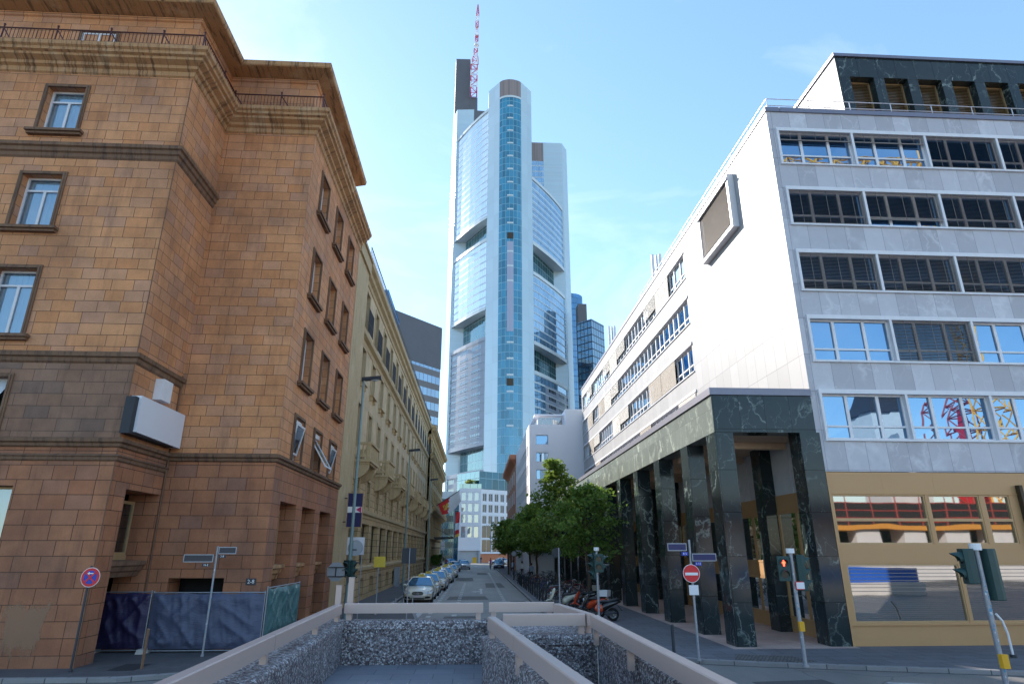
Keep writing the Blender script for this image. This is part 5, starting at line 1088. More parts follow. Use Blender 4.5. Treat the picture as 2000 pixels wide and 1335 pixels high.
# ------------------------------------------------------------------ cars
def car(name,label,paint,taxi=False,group=None,van=False):
    t=thing(name,label,'taxi' if taxi else 'car',(0,0,0),0,group)
    # stations along the length (y: 0 nose, 4.88 tail): y, half width, sill z, flank z, deck z
    S=[(0.0,.52,.30,.46,.60),(.06,.66,.23,.50,.68),(.22,.80,.20,.55,.75),(.55,.89,.19,.60,.82),(1.0,.915,.19,.64,.88),(1.55,.92,.19,.68,.955),(2.4,.925,.19,.70,.96),(3.4,.925,.19,.71,.98),(4.2,.915,.20,.72,1.03),(4.62,.87,.24,.72,1.04),(4.82,.76,.30,.70,.98),(4.88,.62,.40,.62,.80)]
    b=MB(); rings=[]
    for y,h,z0,z1,z2 in S:
        half=[(h*.90,z0),(h*.985,z0+.10),(h,z1*.75),(h*.985,z1),(h*.94,z1+(z2-z1)*.75),(h*.80,z2)]; cr=.035 if y<1.5 else .02
        rings.append([(x,y,z) for x,z in half]+[(h*.4,y,z2+cr*.8),(0,y,z2+cr),(-h*.4,y,z2+cr*.8)]+[(-x,y,z) for x,z in reversed(half)])
    b.loft(rings); body=b.build('body',paint,t,smooth=True,weld=True)
    G_=[(1.42,.955,.86,.955,.86),(2.28,1.40,.60,.96,.87),(2.75,1.46,.60,.965,.87),(3.35,1.445,.59,.97,.865),(4.28,1.03,.74,1.02,.83)]
    roof=MB(); P=[[(-h,y,z),(-h*.55,y,z+.025),(h*.55,y,z+.025),(h,y,z)] for y,z,h,_,_ in G_[1:4]]; P[0][1]=(-.33,2.22,1.40);P[0][2]=(.33,2.22,1.40)
    P.append([(-.56,3.62,1.36),(-.3,3.62,1.385),(.3,3.62,1.385),(.56,3.62,1.36)])
    for A,B in zip(P,P[1:]):
        for j in range(3): roof.poly([A[j],A[j+1],B[j+1],B[j]])
    for s in (-1,1):
        for (p,q),r in ((((.87*s,1.45,.95),(.60*s,2.27,1.40)),.035),(((.56*s,3.62,1.36),(.80*s,4.30,1.03)),.05),(((.88*s,2.85,.96),(.60*s,2.85,1.45)),.03),(((.60*s,2.27,1.40),(.60*s,3.35,1.445)),.03),(((.59*s,3.35,1.445),(.56*s,3.62,1.37)),.03)): roof.cyl(p,q,r,6)
    roof.build('roof',paint,t,smooth=True)
    g=MB(); nw=10
    def ws(i,k): u=-1+2*i/nw; v=k/3; hw=.84+(.59-.84)*v; return (u*hw,1.36+.10*u*u+(2.21-1.36)*v+.06*u*u*v*-.4,.97+(1.41-.97)*v-.015*u*u+.025*math.sin(v*math.pi))
    for i in range(nw):
        for k in range(3): g.poly([ws(i,k),ws(i+1,k),ws(i+1,k+1),ws(i,k+1)])
    g.build('windscreen','car_glass',t,smooth=True,weld=True)
    g=MB(); g.poly([(-.55,3.62,1.36),(.55,3.62,1.36),(.76,4.3,1.03),(-.76,4.3,1.03)]); g.build('rear_window','car_glass',t)
    for s in (-1,1):
        g=MB(); g.poly([(.875*s,1.5,.95),(.885*s,2.9,.96),(.885*s,3.9,.99),(.79*s,4.2,1.03),(.56*s,3.6,1.355),(.595*s,3.35,1.43),(.605*s,2.75,1.445),(.605*s,2.28,1.395)]); g.build('side_window','car_glass',t)
    b=MB(); b.poly([(-.80,1.5,.93),(.80,1.5,.93),(.8,4.2,.93),(-.8,4.2,.93)]); b.box(-.6,-.15,2.5,2.9,.93,1.2); b.box(.15,.6,2.5,2.9,.93,1.2); b.build('seats','seat_black',t)
    # nose
    g=MB(); n=16; ring=[(.36*math.copysign(abs(math.cos(a))**.6,math.cos(a)),-.03+.02*abs(math.cos(a)),.585+.105*math.copysign(abs(math.sin(a))**.8,math.sin(a))) for a in [2*math.pi*k/n for k in range(n)]]
    g.poly(ring); g.hexa([(x*1.0,y,z) for x,y,z in ring],[(x*.96,y-.03,.585+(z-.585)*.9) for x,y,z in ring]); g.build('grille','black_plastic',t)
    g=MB(); g.box(-.34,.34,-.075,-.062,.578,.592); g.torus((0,-.08,.585),(0,1,0),.06,.008,14,5); 
    for k in range(3): a=math.pi/2+k*2*math.pi/3; g.cyl((0,-.08,.585),(.06*math.cos(a),-.08,.585+.06*math.sin(a)),.007,4)
    g.build('badge','chrome',t)
    for s in (-1,1):
        g=MB(); pts=[(.42*s,.03,.60),(.60*s,.08,.54),(.80*s,.22,.57),(.885*s,.50,.70),(.80*s,.40,.745),(.54*s,.10,.69)]; g.hexa(pts,[(x*1.03,y-.07,z+.008) for x,y,z in pts]); g.build('headlight','headlight',t)
        g=MB(); pts=[(.42*s,.04,.28),(.74*s,.16,.30),(.78*s,.22,.40),(.60*s,.09,.42),(.46*s,.04,.38)]; g.hexa(pts,[(x*1.02,y-.09,z) for x,y,z in pts]); g.build('air_intake','black_plastic',t)
        g=MB(); g.sphere((.99*s,1.72,1.0),.10,8,6,sc=(1.0,.6,.7)); g.build('mirror',paint,t)
        g=MB(); g.hexa([(.70*s,4.80,.72),(.86*s,4.6,.72),(.86*s,4.62,.9),(.70*s,4.82,.9)],[(.70*s,4.86,.73),(.885*s,4.63,.73),(.885*s,4.65,.89),(.70*s,4.86,.89)]); g.build('tail_light','red_enamel',t)
        for y in (.86,3.84):
            g=MB(); g.cyl((.74*s,y,.33),(.915*s,y,.33),.365,20); o=g.build('wheel','black_plastic',t)
            g=MB(); g.torus((.855*s,y,.325),(1,0,0),.265,.065,22,8); g.build('tyre','rubber',o)
            g=MB(); g.cyl((.88*s,y,.325),(.93*s,y,.325),.21,16); 
            g.build('hub_cap','rim',o)
    g=MB(); g.box(-.42,.42,-.02,.02,.24,.33); g.build('lower_grille','black_plastic',t)
    g=MB(); g.box(-.26,.26,-.055,-.04,.37,.48); g.build('licence_plate','plate_blank',t)
    if taxi:
        g=MB(); g.hexa([(-.22,2.55,1.47),(.22,2.55,1.47),(.22,2.69,1.47),(-.22,2.69,1.47)],[(-.19,2.58,1.60),(.19,2.58,1.60),(.19,2.66,1.60),(-.19,2.66,1.60)]); o=g.build('roof_sign','yellow',t); text('TAXI','sign_lettering',.10,'lamp_black',o,(0,2.556,1.535),(R(78),0,0),.001)
    return t
proto=car('taxi','cream taxi at the head of the rank, nearest the far rail','taxi_cream',True,'cream taxis waiting in line'); proto.location=(-3.55,41.2,.004)
ordn=['second cream taxi in the waiting line, half hidden by the first','third cream taxi in the waiting line, counting from the rail','fourth cream taxi in the waiting line, mid-queue','fifth cream taxi in the waiting line, past mid-queue','sixth cream taxi in the waiting line, last but one','last cream taxi of the waiting line, beside the hotel canopy']
for k,lb in enumerate(ordn):
    c=dup(proto); c['label']=lb; c.location=(-3.5+.05*k+(.12 if k%2 else 0),47.2+6.1*k,.004); c.rotation_euler=(0,0,R((-1)**k*.8))
c=car('car','white car driving toward the viewer in the middle of the road','car_white'); c.location=(-1.9,111,.004)
c=car('car','dark parked car just behind the last taxi','car_black'); c.location=(-3.3,100,.004)
c2=car('car','blue car behind the moving white car on the left','car_blue'); c2.location=(-2.6,124,.004)
c3=car('car','dark blue car parked at the right kerb past the bicycles','car_blue'); c3.location=(4.0,113,.004); 
c4=dup(c); c4['label']='black car parked farther at the right kerb behind the blue one'; c4.location=(4.3,122,.004)
c5=car('car','white car crossing the far end of the street','car_white'); c5.location=(3.0,150,.004); c5.rotation_euler=(0,0,R(-80))
c6=dup(c3); c6['label']='blue car turning at the far junction near the yellow box'; c6.location=(-4.5,136,.004); c6.rotation_euler=(0,0,R(20))
b=MB(); b.box(-.9,.2,168,168.8,0,1.3); b.box(-.95,.25,167.95,168.85,1.3,1.4); tag(b.build('yellow_post_box','box_yellow'),'small yellow box standing at the far end of the street','post box')

# ------------------------------------------------------------------ bicycles and scooters
def bicycle(label,paint,group=None,basket=False):
    t=thing('bicycle',label,'bicycle',(0,0,0),0,group)
    for x in (-.52,.52):
        b=MB(); b.torus((x,0,.34),(0,1,0),.32,.019,24,6); w=b.build('wheel','rubber',t)
        b=MB(); b.torus((x,0,.34),(0,1,0),.298,.010,22,4); b.cyl((x,-.04,.34),(x,.04,.34),.02,6)
        for k in range(14): a=2*math.pi*k/14; b.cyl((x,0,.34),(x+.3*math.cos(a),0,.34+.3*math.sin(a)),.0025,3,cap=False)
        b.build('rim','rim',w)
        b=MB(); n=10
        for k in range(n): a0=R(10)+math.pi*.85*k/n; a1=R(10)+math.pi*.85*(k+1)/n; b.poly([(x+.36*math.cos(a0),-.03,.34+.36*math.sin(a0)),(x+.36*math.cos(a1),-.03,.34+.36*math.sin(a1)),(x+.36*math.cos(a1),.03,.34+.36*math.sin(a1)),(x+.36*math.cos(a0),.03,.34+.36*math.sin(a0))])
        b.build('mudguard','black_plastic',w)
    b=MB(); bb=(-.08,0,.30); st=(-.2,0,.80); hd=(.36,0,.86); hl=(.40,0,.70)
    for p,q in ((bb,st),(st,hd),(bb,hl),(hd,hl),(st,(-.52,0,.34)),(bb,(-.52,0,.34)),(hl,(.52,0,.34))): b.cyl(p,q,.017,6)
    b.cyl(st,(-.22,0,.93),.013,6); b.build('frame',paint,t)
    b=MB(); b.hexa([(-.36,-.08,.93),(-.10,-.025,.93),(-.10,.025,.93),(-.36,.08,.93)],[(-.36,-.09,.97),(-.08,-.02,.965),(-.08,.02,.965),(-.36,.09,.97)]); b.build('saddle','seat_black',t)
    b=MB(); b.cyl(hd,(.33,0,1.02),.014,6); b.tube([(.22,-.29,1.04),(.33,-.2,1.05),(.35,0,1.03),(.33,.2,1.05),(.22,.29,1.04)],.012,6); b.build('handlebar','chrome',t)
    b=MB(); b.cyl((-.08,-.06,.3),(-.08,-.03,.3),.09,14); b.cyl((-.08,-.07,.3),(.06,-.07,.18),.01,5); b.cyl((-.08,.07,.3),(-.22,.07,.42),.01,5); b.box(.02,.1,-.14,-.06,.165,.19); b.box(-.26,-.18,.06,.14,.405,.43); b.build('crank','iron',t)
    b=MB(); b.tube([(-.25,-.07,.72),(-.85,-.07,.72)],.008,4); b.tube([(-.25,.07,.72),(-.85,.07,.72)],.008,4); b.cyl((-.8,.07,.72),(-.52,.07,.34),.007,4); b.cyl((-.8,-.07,.72),(-.52,-.07,.34),.007,4); b.build('luggage_rack','iron',t)
    if basket:
        b=MB()
        for z in (.78,.9,1.02): b.tube([(.45,-.17,z),(.72,-.17,z),(.72,.17,z),(.45,.17,z),(.45,-.17,z)],.007,4)
        for k in range(9): b.cyl((.45+.034*k,-.17,.78),(.45+.034*k,-.17,1.02),.004,3); b.cyl((.72,-.17+.042*k,.78),(.72,-.17+.042*k,1.02),.004,3)
        b.build('basket','iron',t)
    return t
bp=[('bike_black','black'),('bike_red','dark red'),('bike_silver','silver'),('bike_green','dark green'),('bike_blue','blue')]
where=['first from the scooters','second from the scooters','third from the scooters','fourth from the scooters','fifth from the scooters','sixth from the scooters','seventh from the scooters','in the middle of the row','just past the middle of the row','well past the middle of the row','ninth from the far end','eighth from the far end','seventh from the far end','sixth from the far end','fifth from the far end','fourth from the far end','third from the far end','second from the far end','at the far end of the row']
protos=[]
for i,(m_,c_) in enumerate(bp): protos.append(bicycle(f'{c_} bicycle',m_,'bicycles parked along the right kerb',i in (0,3)))
rr=random.Random(4); used=set()
for k in range(19):
    i=k%5 if k<5 else rr.randrange(5)
    o=protos[i] if i not in used else dup(protos[i]); used.add(i)
    o.location=(4.95+rr.uniform(-.12,.2),39.2+1.62*k+rr.uniform(-.25,.25),.118); o.rotation_euler=(R(rr.uniform(-6,6)),0,R(rr.choice((0,180))+rr.uniform(-22,22)))
    o['label']=f'{bp[i][1]} bicycle parked in the kerb row, {where[k]}'
for k in range(10):
    i=rr.randrange(5); o=dup(protos[i]); o.location=(6.9+rr.uniform(-.2,.2),40.5+2.9*k+rr.uniform(-.6,.6),.118); o.rotation_euler=(R(rr.uniform(-5,5)),0,R(rr.choice((0,180))+rr.uniform(-30,30)))
    o['label']=f'{bp[i][1]} bicycle leaning in the back row, {where[k] if k<7 else where[k+9]}'; o['group']='bicycles in the back row under the trees'
def scooter(label,paint,loc,rz,box=None,cover=False):
    """nose along local -X"""
    t=thing('motor_scooter',label,'scooter',loc,rz)
    for x,r in ((-.66,.26),(.62,.27)):
        b=MB(); b.torus((x,0,r),(0,1,0),r-.055,.058,24,8); w=b.build('wheel','rubber',t)
        b=MB(); b.torus((x,0,r),(0,1,0),r-.115,.014,20,5); b.cyl((x,-.05,r),(x,.05,r),.05,8)
        for k in range(5): a=2*math.pi*k/5; b.cyl((x,0,r),(x+(r-.11)*math.cos(a),0,r+(r-.11)*math.sin(a)),.016,4)
        b.build('rim','rim',w)
    def lo(prof,name,mat):
        b=MB(); rings=[[(x,w_*math.cos(a)*1.0,z+h*math.sin(a)) for a in [2*math.pi*k/12 for k in range(12)]] for x,z,w_,h in prof]; b.loft(rings); return b.build(name,mat,t,smooth=True,weld=True)
    lo([(-.74,.50,.03,.03),(-.70,.60,.11,.10),(-.58,.80,.17,.19),(-.48,.98,.17,.13),(-.42,1.06,.10,.06)],'front_fairing',paint)
    lo([(-.95,.50,.05,.02),(-.80,.56,.075,.03),(-.62,.57,.08,.03),(-.45,.5,.05,.02)],'front_mudguard',paint)
    lo([(-.52,.36,.14,.10),(-.2,.27,.17,.06),(.1,.30,.17,.09)],'footboard','black_plastic')
    lo([(.0,.45,.13,.14),(.2,.55,.18,.20),(.5,.68,.17,.15),(.85,.78,.11,.08),(1.0,.80,.05,.03)],'rear_body',paint)
    lo([(.02,.74,.10,.04),(.15,.80,.15,.06),(.45,.80,.15,.06),(.75,.87,.13,.06),(.95,.90,.06,.03)],'seat','seat_black')
    b=MB(); b.cyl((-.45,0,1.0),(-.66,0,.28),.035,8); b.build('fork','iron',t)
    b=MB(); b.tube([(-.33,-.34,1.06),(-.42,-.2,1.10),(-.44,0,1.08),(-.42,.2,1.10),(-.33,.34,1.06)],.018,7); b.build('handlebar','black_plastic',t)
    for s in (-1,1): b=MB(); b.cyl((-.42,.2*s,1.1),(-.38,.3*s,1.28),.008,5); b.sphere((-.38,.32*s,1.31),.065,8,5,sc=(.4,1,.7)); b.build('mirror','black_plastic',t)
    b=MB(); b.sphere((-.66,0,.86),.085,10,6,sc=(.5,1.2,1)); b.build('headlight','headlight',t)
    b=MB(); b.box(.30,.62,-.2,-.1,.22,.42); b.cyl((.25,-.16,.3),(.78,-.17,.36),.05,8); b.build('engine','iron',t)
    b=MB(); b.hexa([(.85,-.09,.62),(1.02,-.09,.42),(1.03,.09,.42),(.86,.09,.62)],[(.87,-.09,.64),(1.05,-.09,.43),(1.05,.09,.43),(.87,.09,.64)]); b.build('rear_guard','black_plastic',t)
    if box: b=MB(); b.hexa([(.72,-.2,.93),(1.1,-.2,.93),(1.1,.2,.93),(.72,.2,.93)],[(.70,-.21,1.2),(1.12,-.21,1.2),(1.12,.21,1.2),(.70,.21,1.2)]); b.build('top_box',box,t)
    return t
s=scooter('black and orange red scooter parked side-on behind the slim traffic light','car_black',(5.55,29.9,.118),R(-10)); 
b=MB(); b.sphere((0.02,-.13,.52),.19,12,8,sc=(1.1,.35,.9)); b.build('side_panel','scooter_red',s)
scooter('red scooter nosing out beside the black scooter, white top box','scooter_red',(5.35,31.6,.118),R(-35),'white_enamel'); scooter('cream scooter at the end of the bollard row','scooter_cream',(4.55,34.6,.118),R(15)); scooter('dark scooter with pale seat bag between the cream scooter and the bicycles','car_black',(5.6,35.6,.118),R(-15),'blind_taupe')

# ------------------------------------------------------------------ people
def person(label,loc,rz,top,bottom,hair='hair_dark',pose='stand',group=None,h=1.74):
    t=thing('person',label,'person',loc,rz,group); s=h/1.74
    V=[];E=[];Rd=[]
    def v(p,r,par=None):
        V.append(tuple(c*s for c in p)); Rd.append(r*s); 
        if par is not None: E.append((par,len(V)-1))
        return len(V)-1
    sit=pose=='ride'; lean=.25 if sit else .02
    pel=v((0,0,.95),.135); ab=v((0,lean*-.3,1.12),.125,pel); ch=v((0,-lean*.8,1.32),.15,ab); nk=v((0,-lean,1.49),.06,ch); hd=v((0,-lean-.02,1.60),.088,nk); hd2=v((0,-lean-.015,1.70),.08,hd); v((0,-lean-.115,1.60),.02,hd)
    for sx in (-1,1):
        sh=v((.19*sx,-lean*.85,1.42),.062,ch)
        sw=(.10*sx if pose=='walk' else .02)
        if sit: el=v((.25*sx,-lean-.22,1.22),.045,sh); wr=v((.24*sx,-lean-.42,1.08),.032,el)
        else: el=v((.235*sx,.02-sw*.5,1.14),.045,sh); wr=v((.24*sx,-.06-sw*1.6,.90),.032,el)
        d=(0,-.06,-.02) if sit else (0,-.012,-.06); w0=V[wr]; w0=tuple(c/s for c in w0); pm=v((w0[0],w0[1]+d[1],w0[2]+d[2]),.034,wr)
        for f in range(4): v((w0[0]+(f-1.5)*.004*0,w0[1]+d[1]*2+(f-1.5)*.018*(0 if sit else 1),w0[2]+d[2]*(2.1-.12*abs(f-1.4))+(f-1.5)*.016*(1 if sit else 0)),.009,pm)
        v((w0[0]-.035*sx,w0[1]-.03,w0[2]-.05),.010,pm)
        st=.17*sx if pose=='walk' else 0
        hp=v((.09*sx,0,.90),.10,pel)
        if sit: kn=v((.11*sx,-.38,.72+.10*sx),.06,hp); an=v((.11*sx,-.26,.32+.12*sx),.042,kn)
        else: kn=v((.10*sx,-st*.7-.02,.50),.06,hp); an=v((.10*sx,-st*1.3+.03,.085+(.05 if st<0 else 0)),.042,kn)
        a=tuple(c/s for c in V[an]); v((a[0],a[1]-.15,max(.035,a[2]-.045)),.032,an)
    me=bpy.data.meshes.new('body'); me.from_pydata(V,E,[]); o=bpy.data.objects.new('body',me); COL.objects.link(o)
    m=o.modifiers.new('s','SKIN'); m.use_smooth_shade=True
    for i,sv in enumerate(me.skin_vertices[0].data): sv.radius=(Rd[i],Rd[i]*(.72 if i in (0,1,2) else 1)); sv.use_root=(i==0)
    sd=o.modifiers.new('d','SUBSURF'); sd.levels=1; sd.render_levels=1
    dg=bpy.context.evaluated_depsgraph_get(); me2=bpy.data.meshes.new_from_object(o.evaluated_get(dg)); bpy.data.objects.remove(o)
    for mt in ('skin',top,bottom,'black_plastic'): me2.materials.append(M[mt])
    for p in me2.polygons:
        x,y,z=[c/s for c in p.center]; k=0
        if z<.97 and abs(x)<.205 and not (sit and y<-.5): k=2
        if .97<=z<1.47: k=1
        if .2<abs(x) and z<.97: k=0
        if sit and abs(x)>.19: k=1 if y>-.62 else 0
        if not sit and z<.10: k=3
        p.material_index=k
    me2.polygons.foreach_set('use_smooth',[True]*len(me2.polygons))
    o=bpy.data.objects.new('body',me2); COL.objects.link(o); o.parent=t
    b=MB(); b.sphere((0,(-lean+.015)*s,1.67*s),.108*s,12,8,sc=(.92,1.05,.95)); o=b.build('hair',hair,t,smooth=True)
    me=o.data; import bmesh; bm=bmesh.new(); bm.from_mesh(me); bmesh.ops.delete(bm,geom=[v_ for v_ in bm.verts if v_.co.z<1.60*s and v_.co.y<(-lean+.03)*s],context='VERTS'); bm.to_mesh(me); bm.free()
    return t
person('pedestrian in white shirt and dark trousers with bag strap on the right pavement',(5.35,76,.12),R(170),'cloth_white','cloth_dark',pose='walk')
person('pedestrian in pale blue shirt walking away under the trees',(5.6,66,.12),R(185),'cloth_blue','cloth_dark',pose='walk')
person('person in black standing close to the cream facade',(-6.55,84,.12),R(90),'cloth_dark','cloth_dark')
person('person in dark clothes at the hotel entrance',(-6.0,104,.12),R(60),'cloth_dark','cloth_dark'); person('person in white top near the hotel entrance',(-5.6,107,.12),R(-30),'cloth_white','cloth_dark',pose='walk')
person('person in red top farther along the hotel pavement',(-5.4,119,.12),R(10),'cloth_red','cloth_jeans')
for i,(x,y,tp,lb) in enumerate(((6.4,128.5,'cloth_orange','person in orange top among the far crowd under the trees'),(7.4,132,'cloth_white','person in white shirt among the far crowd under the trees'),(8.6,129,'cloth_red','person in red shirt among the far crowd under the trees'),(5.6,134,'cloth_dark','person in dark jacket at the far crossing'),(1.2,158,'cloth_dark','person in black crossing at the far end of the street'))): person(lb,(x,y,.0),R(40*i),tp,'cloth_jeans',pose='walk')
bk=dup(protos[0]); bk['label']='black bicycle ridden by the person in pink on the road'; bk['group']='bicycles being ridden'; bk.location=(2.45,110,.004); bk.rotation_euler=(0,0,R(-90))
person('cyclist in bright pink top riding toward the viewer',(2.45,110.2,.08),0,'cloth_pink','cloth_dark',pose='ride')
bk=dup(protos[2]); bk['label']='silver bicycle ridden by the person in grey blue shirt'; bk['group']='bicycles being ridden'; bk.location=(4.5,80,.118); bk.rotation_euler=(0,0,R(70))
person('cyclist in grey blue shirt bending over a bicycle at the kerb',(4.45,79.8,.19),R(160),'cloth_blue','cloth_jeans',pose='ride')

# ------------------------------------------------------------------ flags
def flag(label,p0,p1,wd,cols,seed=1,drop=False):
    t=thing('flag',label,'flag',p0); A=Vector(p0);B=Vector(p1)
    if drop:
        b=MB(); b.cyl((p0[0]-.9,p0[1],.1),(p0[0]-.9,p0[1],p0[2]+.4),.07,8); b.cyl((p0[0]-.9,p0[1],p0[2]+.3),(p0[0]+.1,p0[1],p0[2]+.3),.03,6); TB(b,'pole','galv',t)
    else:
        b=MB(); b.cyl(A-(B-A)*.6,B+(B-A)*.06,.05,8); TB(b,'pole','iron',t)
    d=(B-A); n=18; mN=10; b=MB()
    for i in range(n):
        for j in range(mN):
            def pt(i,j):
                u=i/n;v=j/mN; w=.16*math.sin(u*7+v*3+seed)*v
                if drop: return (p0[0]+.9*v-.5+w*.2,p0[1]+w,p0[2]-u*wd*(1-.08*v))
                q=A+d*u; return (q.x+v*wd*(.28-.1*u)+w*.15,q.y+w,q.z-v*wd*(.62+.25*math.sin(u*3)))
            u=(i+.5)/n; v=(j+.5)/mN
            k=0 if u+.25*v<.55 else 1
            if drop: k=0 if (u<.42 or u>.72) else 1
            if (abs(u-.30)<.12 and abs(v-.5)<.22 and (i*7+j*3)%4!=0 and not drop) or (drop and u>.9): k=2
            b.poly([pt(i,j),pt(i+1,j),pt(i+1,j+1),pt(i,j+1)],k)
    o=b.build('cloth',cols,t,smooth=True,weld=True); fix(o,t)
flag('red and white flag with gold emblem flying from the hotel facade',(-5.75,95,9.5),(-2.75,95,11.5),2.3,['flag_red','flag_white','flag_gold'])
flag('long red and white banner hanging from a mast near the street end',(-4.1,140,11.0),(-4.1,140,5.5),5.4,['flag_red','flag_white','flag_gold'],4,True)

# ------------------------------------------------------------------ trees
def tree(label,x,y,top,rad,z0,leafm,seed,dens=1.0,shape=1.0,ls=.19,group='street trees on the right pavement',tr=.13,name='street_tree',flat=.35):
    rr=random.Random(seed); t=thing(name,label,'tree',(x,y,.12),0,group); b=MB()
    H=top-.12; pts=[Vector((0,0,0))]; n=9
    for k in range(1,n+1): pts.append(Vector((rr.uniform(-.07,.07)*k*.5,rr.uniform(-.07,.07)*k*.5,H*.96*k/n)))
    for k in range(n): b.cyl(pts[k],pts[k+1],tr*(1-k/n*.9),8,tr*(1-(k+1)/n*.9))
    c=MB(); nb=int(46*dens); zl=z0-.12
    def at(z):
        k=min(n-1,int(z/(H*.96)*n)); f=z/(H*.96)*n-k; return pts[k].lerp(pts[k+1],min(1,f))
    tips=[]
    for i in range(nb):
        f=(i+.5)/nb; z=zl+(H-zl)*f**.9*.97; prof=(math.sin(math.pi*min(1,(f*.86+.16))))**.75 if shape==1 else (1-f)**.75*(.55+.45*math.sin(min(1,f*5)*math.pi/2))+.06
        a=i*2.4+rr.uniform(-.5,.5); L=rad*prof*rr.uniform(.55,1.25); P=at(max(.3,z-L*.25)); Q=at(z)+Vector((math.cos(a)*L,math.sin(a)*L,L*rr.uniform(-.02,.42)))
        mid=(P+Q)/2+Vector((0,0,.12*L)); b.cyl(P,mid,.028*tr/.13,4,.018); b.cyl(mid,Q,.018,4,.006)
        for s in range(3): 
            q=mid.lerp(Q,rr.uniform(.2,.9)); tips.append((q+Vector((rr.uniform(-1,1),rr.uniform(-1,1),rr.uniform(-.3,.5)))*L*.26,.30+.12*L))
        tips.append((Q,.30+.10*L)); tips.append((mid,.26+.12*L))
    for p,r in tips:
        for k in range(int(rr.uniform(13,26))):
            e=Vector((rr.gauss(0,.5),rr.gauss(0,.5),rr.gauss(0,.26)))*r*1.15; q=p+e
            if q.z<zl-.4: continue
            s=ls*rr.uniform(.7,1.45); nrm=Vector((rr.gauss(0,.6)+e.x*.6,rr.gauss(0,.6)+e.y*.6,rr.gauss(.75,.5))).normalized(); u=nrm.orthogonal().normalized(); u=Matrix.Rotation(rr.uniform(0,6.28),3,nrm)@u; w=nrm.cross(u); dr=nrm*(-.22*s)
            c.poly([q-u*s*.5+dr,q-u*s*.1-w*s*.38,q+u*s*.55+dr*1.2,q-u*s*.1+w*s*.38])
    b.build('trunk','bark',t,smooth=True); c.build('crown',leafm,t); return t
tree('nearest street tree with dark broad crown overlapping the green columns',6.45,37.5,6.9,2.15,2.6,'leaf_deep',11,.85,1,.20)
tree('tallest street tree with open layered crown rising above the others',6.35,50.5,10.2,2.75,2.7,'leaf_fresh',5,1.15,2,.23)
tree('street tree with dense dark crown left of the tallest one',5.6,60,7.3,2.5,2.7,'leaf_deep',21,.9,1,.24); tree('street tree filling the middle of the row behind the tallest one',5.9,71,7.4,2.6,2.8,'leaf_deep',31,.8,1,.27)
tree('bright green rounded street tree at the left end of the crowns',4.3,86,7.1,2.6,2.5,'leaf_fresh',41,.9,1,.28); tree('far street tree half hidden behind the bright rounded one',5.4,100,7.2,2.5,2.6,'leaf_deep',51,.6,1,.32)
tree('pale potted shrub on the roof terrace of the street end building',-2.3,176,2.7,1.3,.7,'leaf_pale',61,.4,1,.3,None,.05,'terrace_shrub'); bpy.context.view_layer.update()
for o in bpy.data.objects:
    if o.name=='terrace_shrub': o.location=(-2.3,176,19.12)
for x,y,lb in ((-6.2,101,'round clipped shrub in a planter at the hotel entrance'),(-6.2,112,'second clipped shrub in a planter past the hotel entrance')):
    t=tree(lb,x,y,2.4,.55,1.0,'leaf_deep',int(y),.35,1,.16,None,.03,'potted_shrub'); b=MB(); b.box(-.5,.5,-.5,.5,0,.75); b.build('planter','planter',t)
b=MB(); b.box(-7.15,-6.75,58.2,59.3,.12,1.6); b.box(-7.17,-6.73,58.15,59.35,1.6,1.66); tag(b.build('utility_cabinet','sign_grey'),'grey utility cabinet against the cream building plinth','cabinet')

# ------------------------------------------------------------------ across the junction behind the viewer (mirrored in the windows)
t=thing('tower_crane','yellow lattice tower crane reflected in the upper windows of the marble building','crane',(67,-33,0)); b=MB(); lattice(b,67,-33,0,62,2.2,2.2,24,.16,(0,0)); TB(b,'mast','crane_yellow',t)
b=MB(); 
for k in range(26):
    xa=36+2.2*k; za=57.5+.05*k
    for p,q in (((xa,-35,za),(xa+2.2,-35,za+.18)),((xa,-33,za),(xa+2.2,-33,za+.18)),((xa,-34,za+1.8),(xa+2.2,-34,za+1.98)),((xa,-35,za),(xa+1.1,-34,za+1.9)),((xa+1.1,-34,za+1.9),(xa+2.2,-35,za+.18)),((xa,-33,za),(xa+1.1,-34,za+1.9)),((xa+1.1,-34,za+1.9),(xa+2.2,-33,za+.18))): b.cyl(p,q,.16,4)
TB(b,'jib','crane_yellow',t)
t=thing('construction_building','half finished building with orange slab edge reflected in the gold storefront','building',(55,-24,0)); b=MB()
for k in range(12): b.box(26+5*k,28.6+5*k,-26,-24,0,5.2)
b.box(25,88,-26,-24.1,0,3.2); TB(b,'wall','concrete_pale',t)
b=MB(); b.box(25,88,-30,-23.6,5.2,5.7); TB(b,'floor_slab','slab_orange',t); b=MB(); b.box(25,88,-40,-29,0,8.4); TB(b,'dark_core','room_dark',t)
b=MB()
for k in range(22): b.cyl((26+2.8*k,-23.7,5.7),(26+2.8*k,-23.7,9),.06,5)
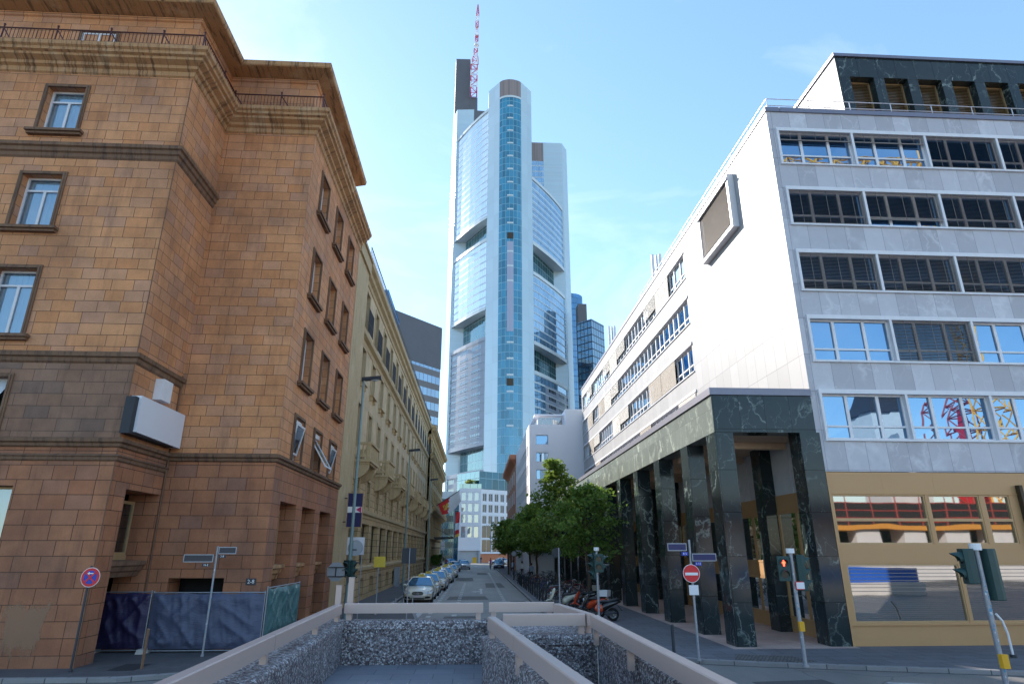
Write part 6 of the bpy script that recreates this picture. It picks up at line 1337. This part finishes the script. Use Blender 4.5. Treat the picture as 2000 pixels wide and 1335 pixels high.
for z in (6.4,7.2,8): b.cyl((25,-23.7,z),(88,-23.7,z),.06,5)
b.box(36,62,-24.3,-24.2,6.1,6.4); TB(b,'scaffold','scaffold_red',t)
t=thing('site_barrier','blue site hoarding on pale concrete blocks reflected in the lower storefront window','fence',(30,-3,0)); b=MB(); b.box(19,33,-4,-3.9,.9,1.9); TB(b,'hoarding','hoarding_blue',t); b=MB(); b.box(19,33,-3.95,-3.3,0,.88); TB(b,'concrete_base','concrete_pale',t)

t=thing('red_lattice_mast','red lattice mast reflected in the lowest office windows of the marble building','crane',(70,-42,0)); b=MB(); lattice(b,70,-42,0,22,4.2,3.4,8,.14,(0,0)); lattice(b,70,-42,22,26,3.4,.9,3,.14,(0,0)); TB(b,'mast','scaffold_red',t); b=MB(); b.hexa([(67.5,-43.4,0),(72.5,-43.4,0),(72.5,-40.6,0),(67.5,-40.6,0)],[(69.2,-42.8,23),(70.8,-42.8,23),(70.8,-41.2,23),(69.2,-41.2,23)]); TB(b,'inner_mast','red_enamel',t)
t=thing('clock_tower','pale clock tower with dark hipped roof reflected in an office window','tower',(60,-44,0)); b=MB(); b.prism([(57,-47),(63,-47),(63,-41),(57,-41)],0,22); TB(b,'wall','concrete_pale',t); b=MB(); b.loft([[(56.6,-47.4,22),(63.4,-47.4,22),(63.4,-40.6,22),(56.6,-40.6,22)],[(58.6,-45.4,27),(61.4,-45.4,27),(61.4,-42.6,27),(58.6,-42.6,27)]]); TB(b,'roof','bronze_dark',t); b=MB(); b.cyl((60,-40.97,17.5),(60,-40.9,17.5),1.3,20); TB(b,'clock_face','sign_grey',t)

t=thing('bent_guard_post','thin white bent guard pipe rising from the pavement behind the right edge traffic light','post',(15.2,18.9,.12)); b=MB(); b.tube([(15.81,19.3,.1),(15.80,19.3,.75),(15.72,19.3,1.1),(15.57,19.3,1.3)],.032,8); TB(b,'pipe','white_enamel',t); b=MB(); b.cyl((15.81,19.3,.1),(15.81,19.3,.2),.09,8); TB(b,'base','iron',t)
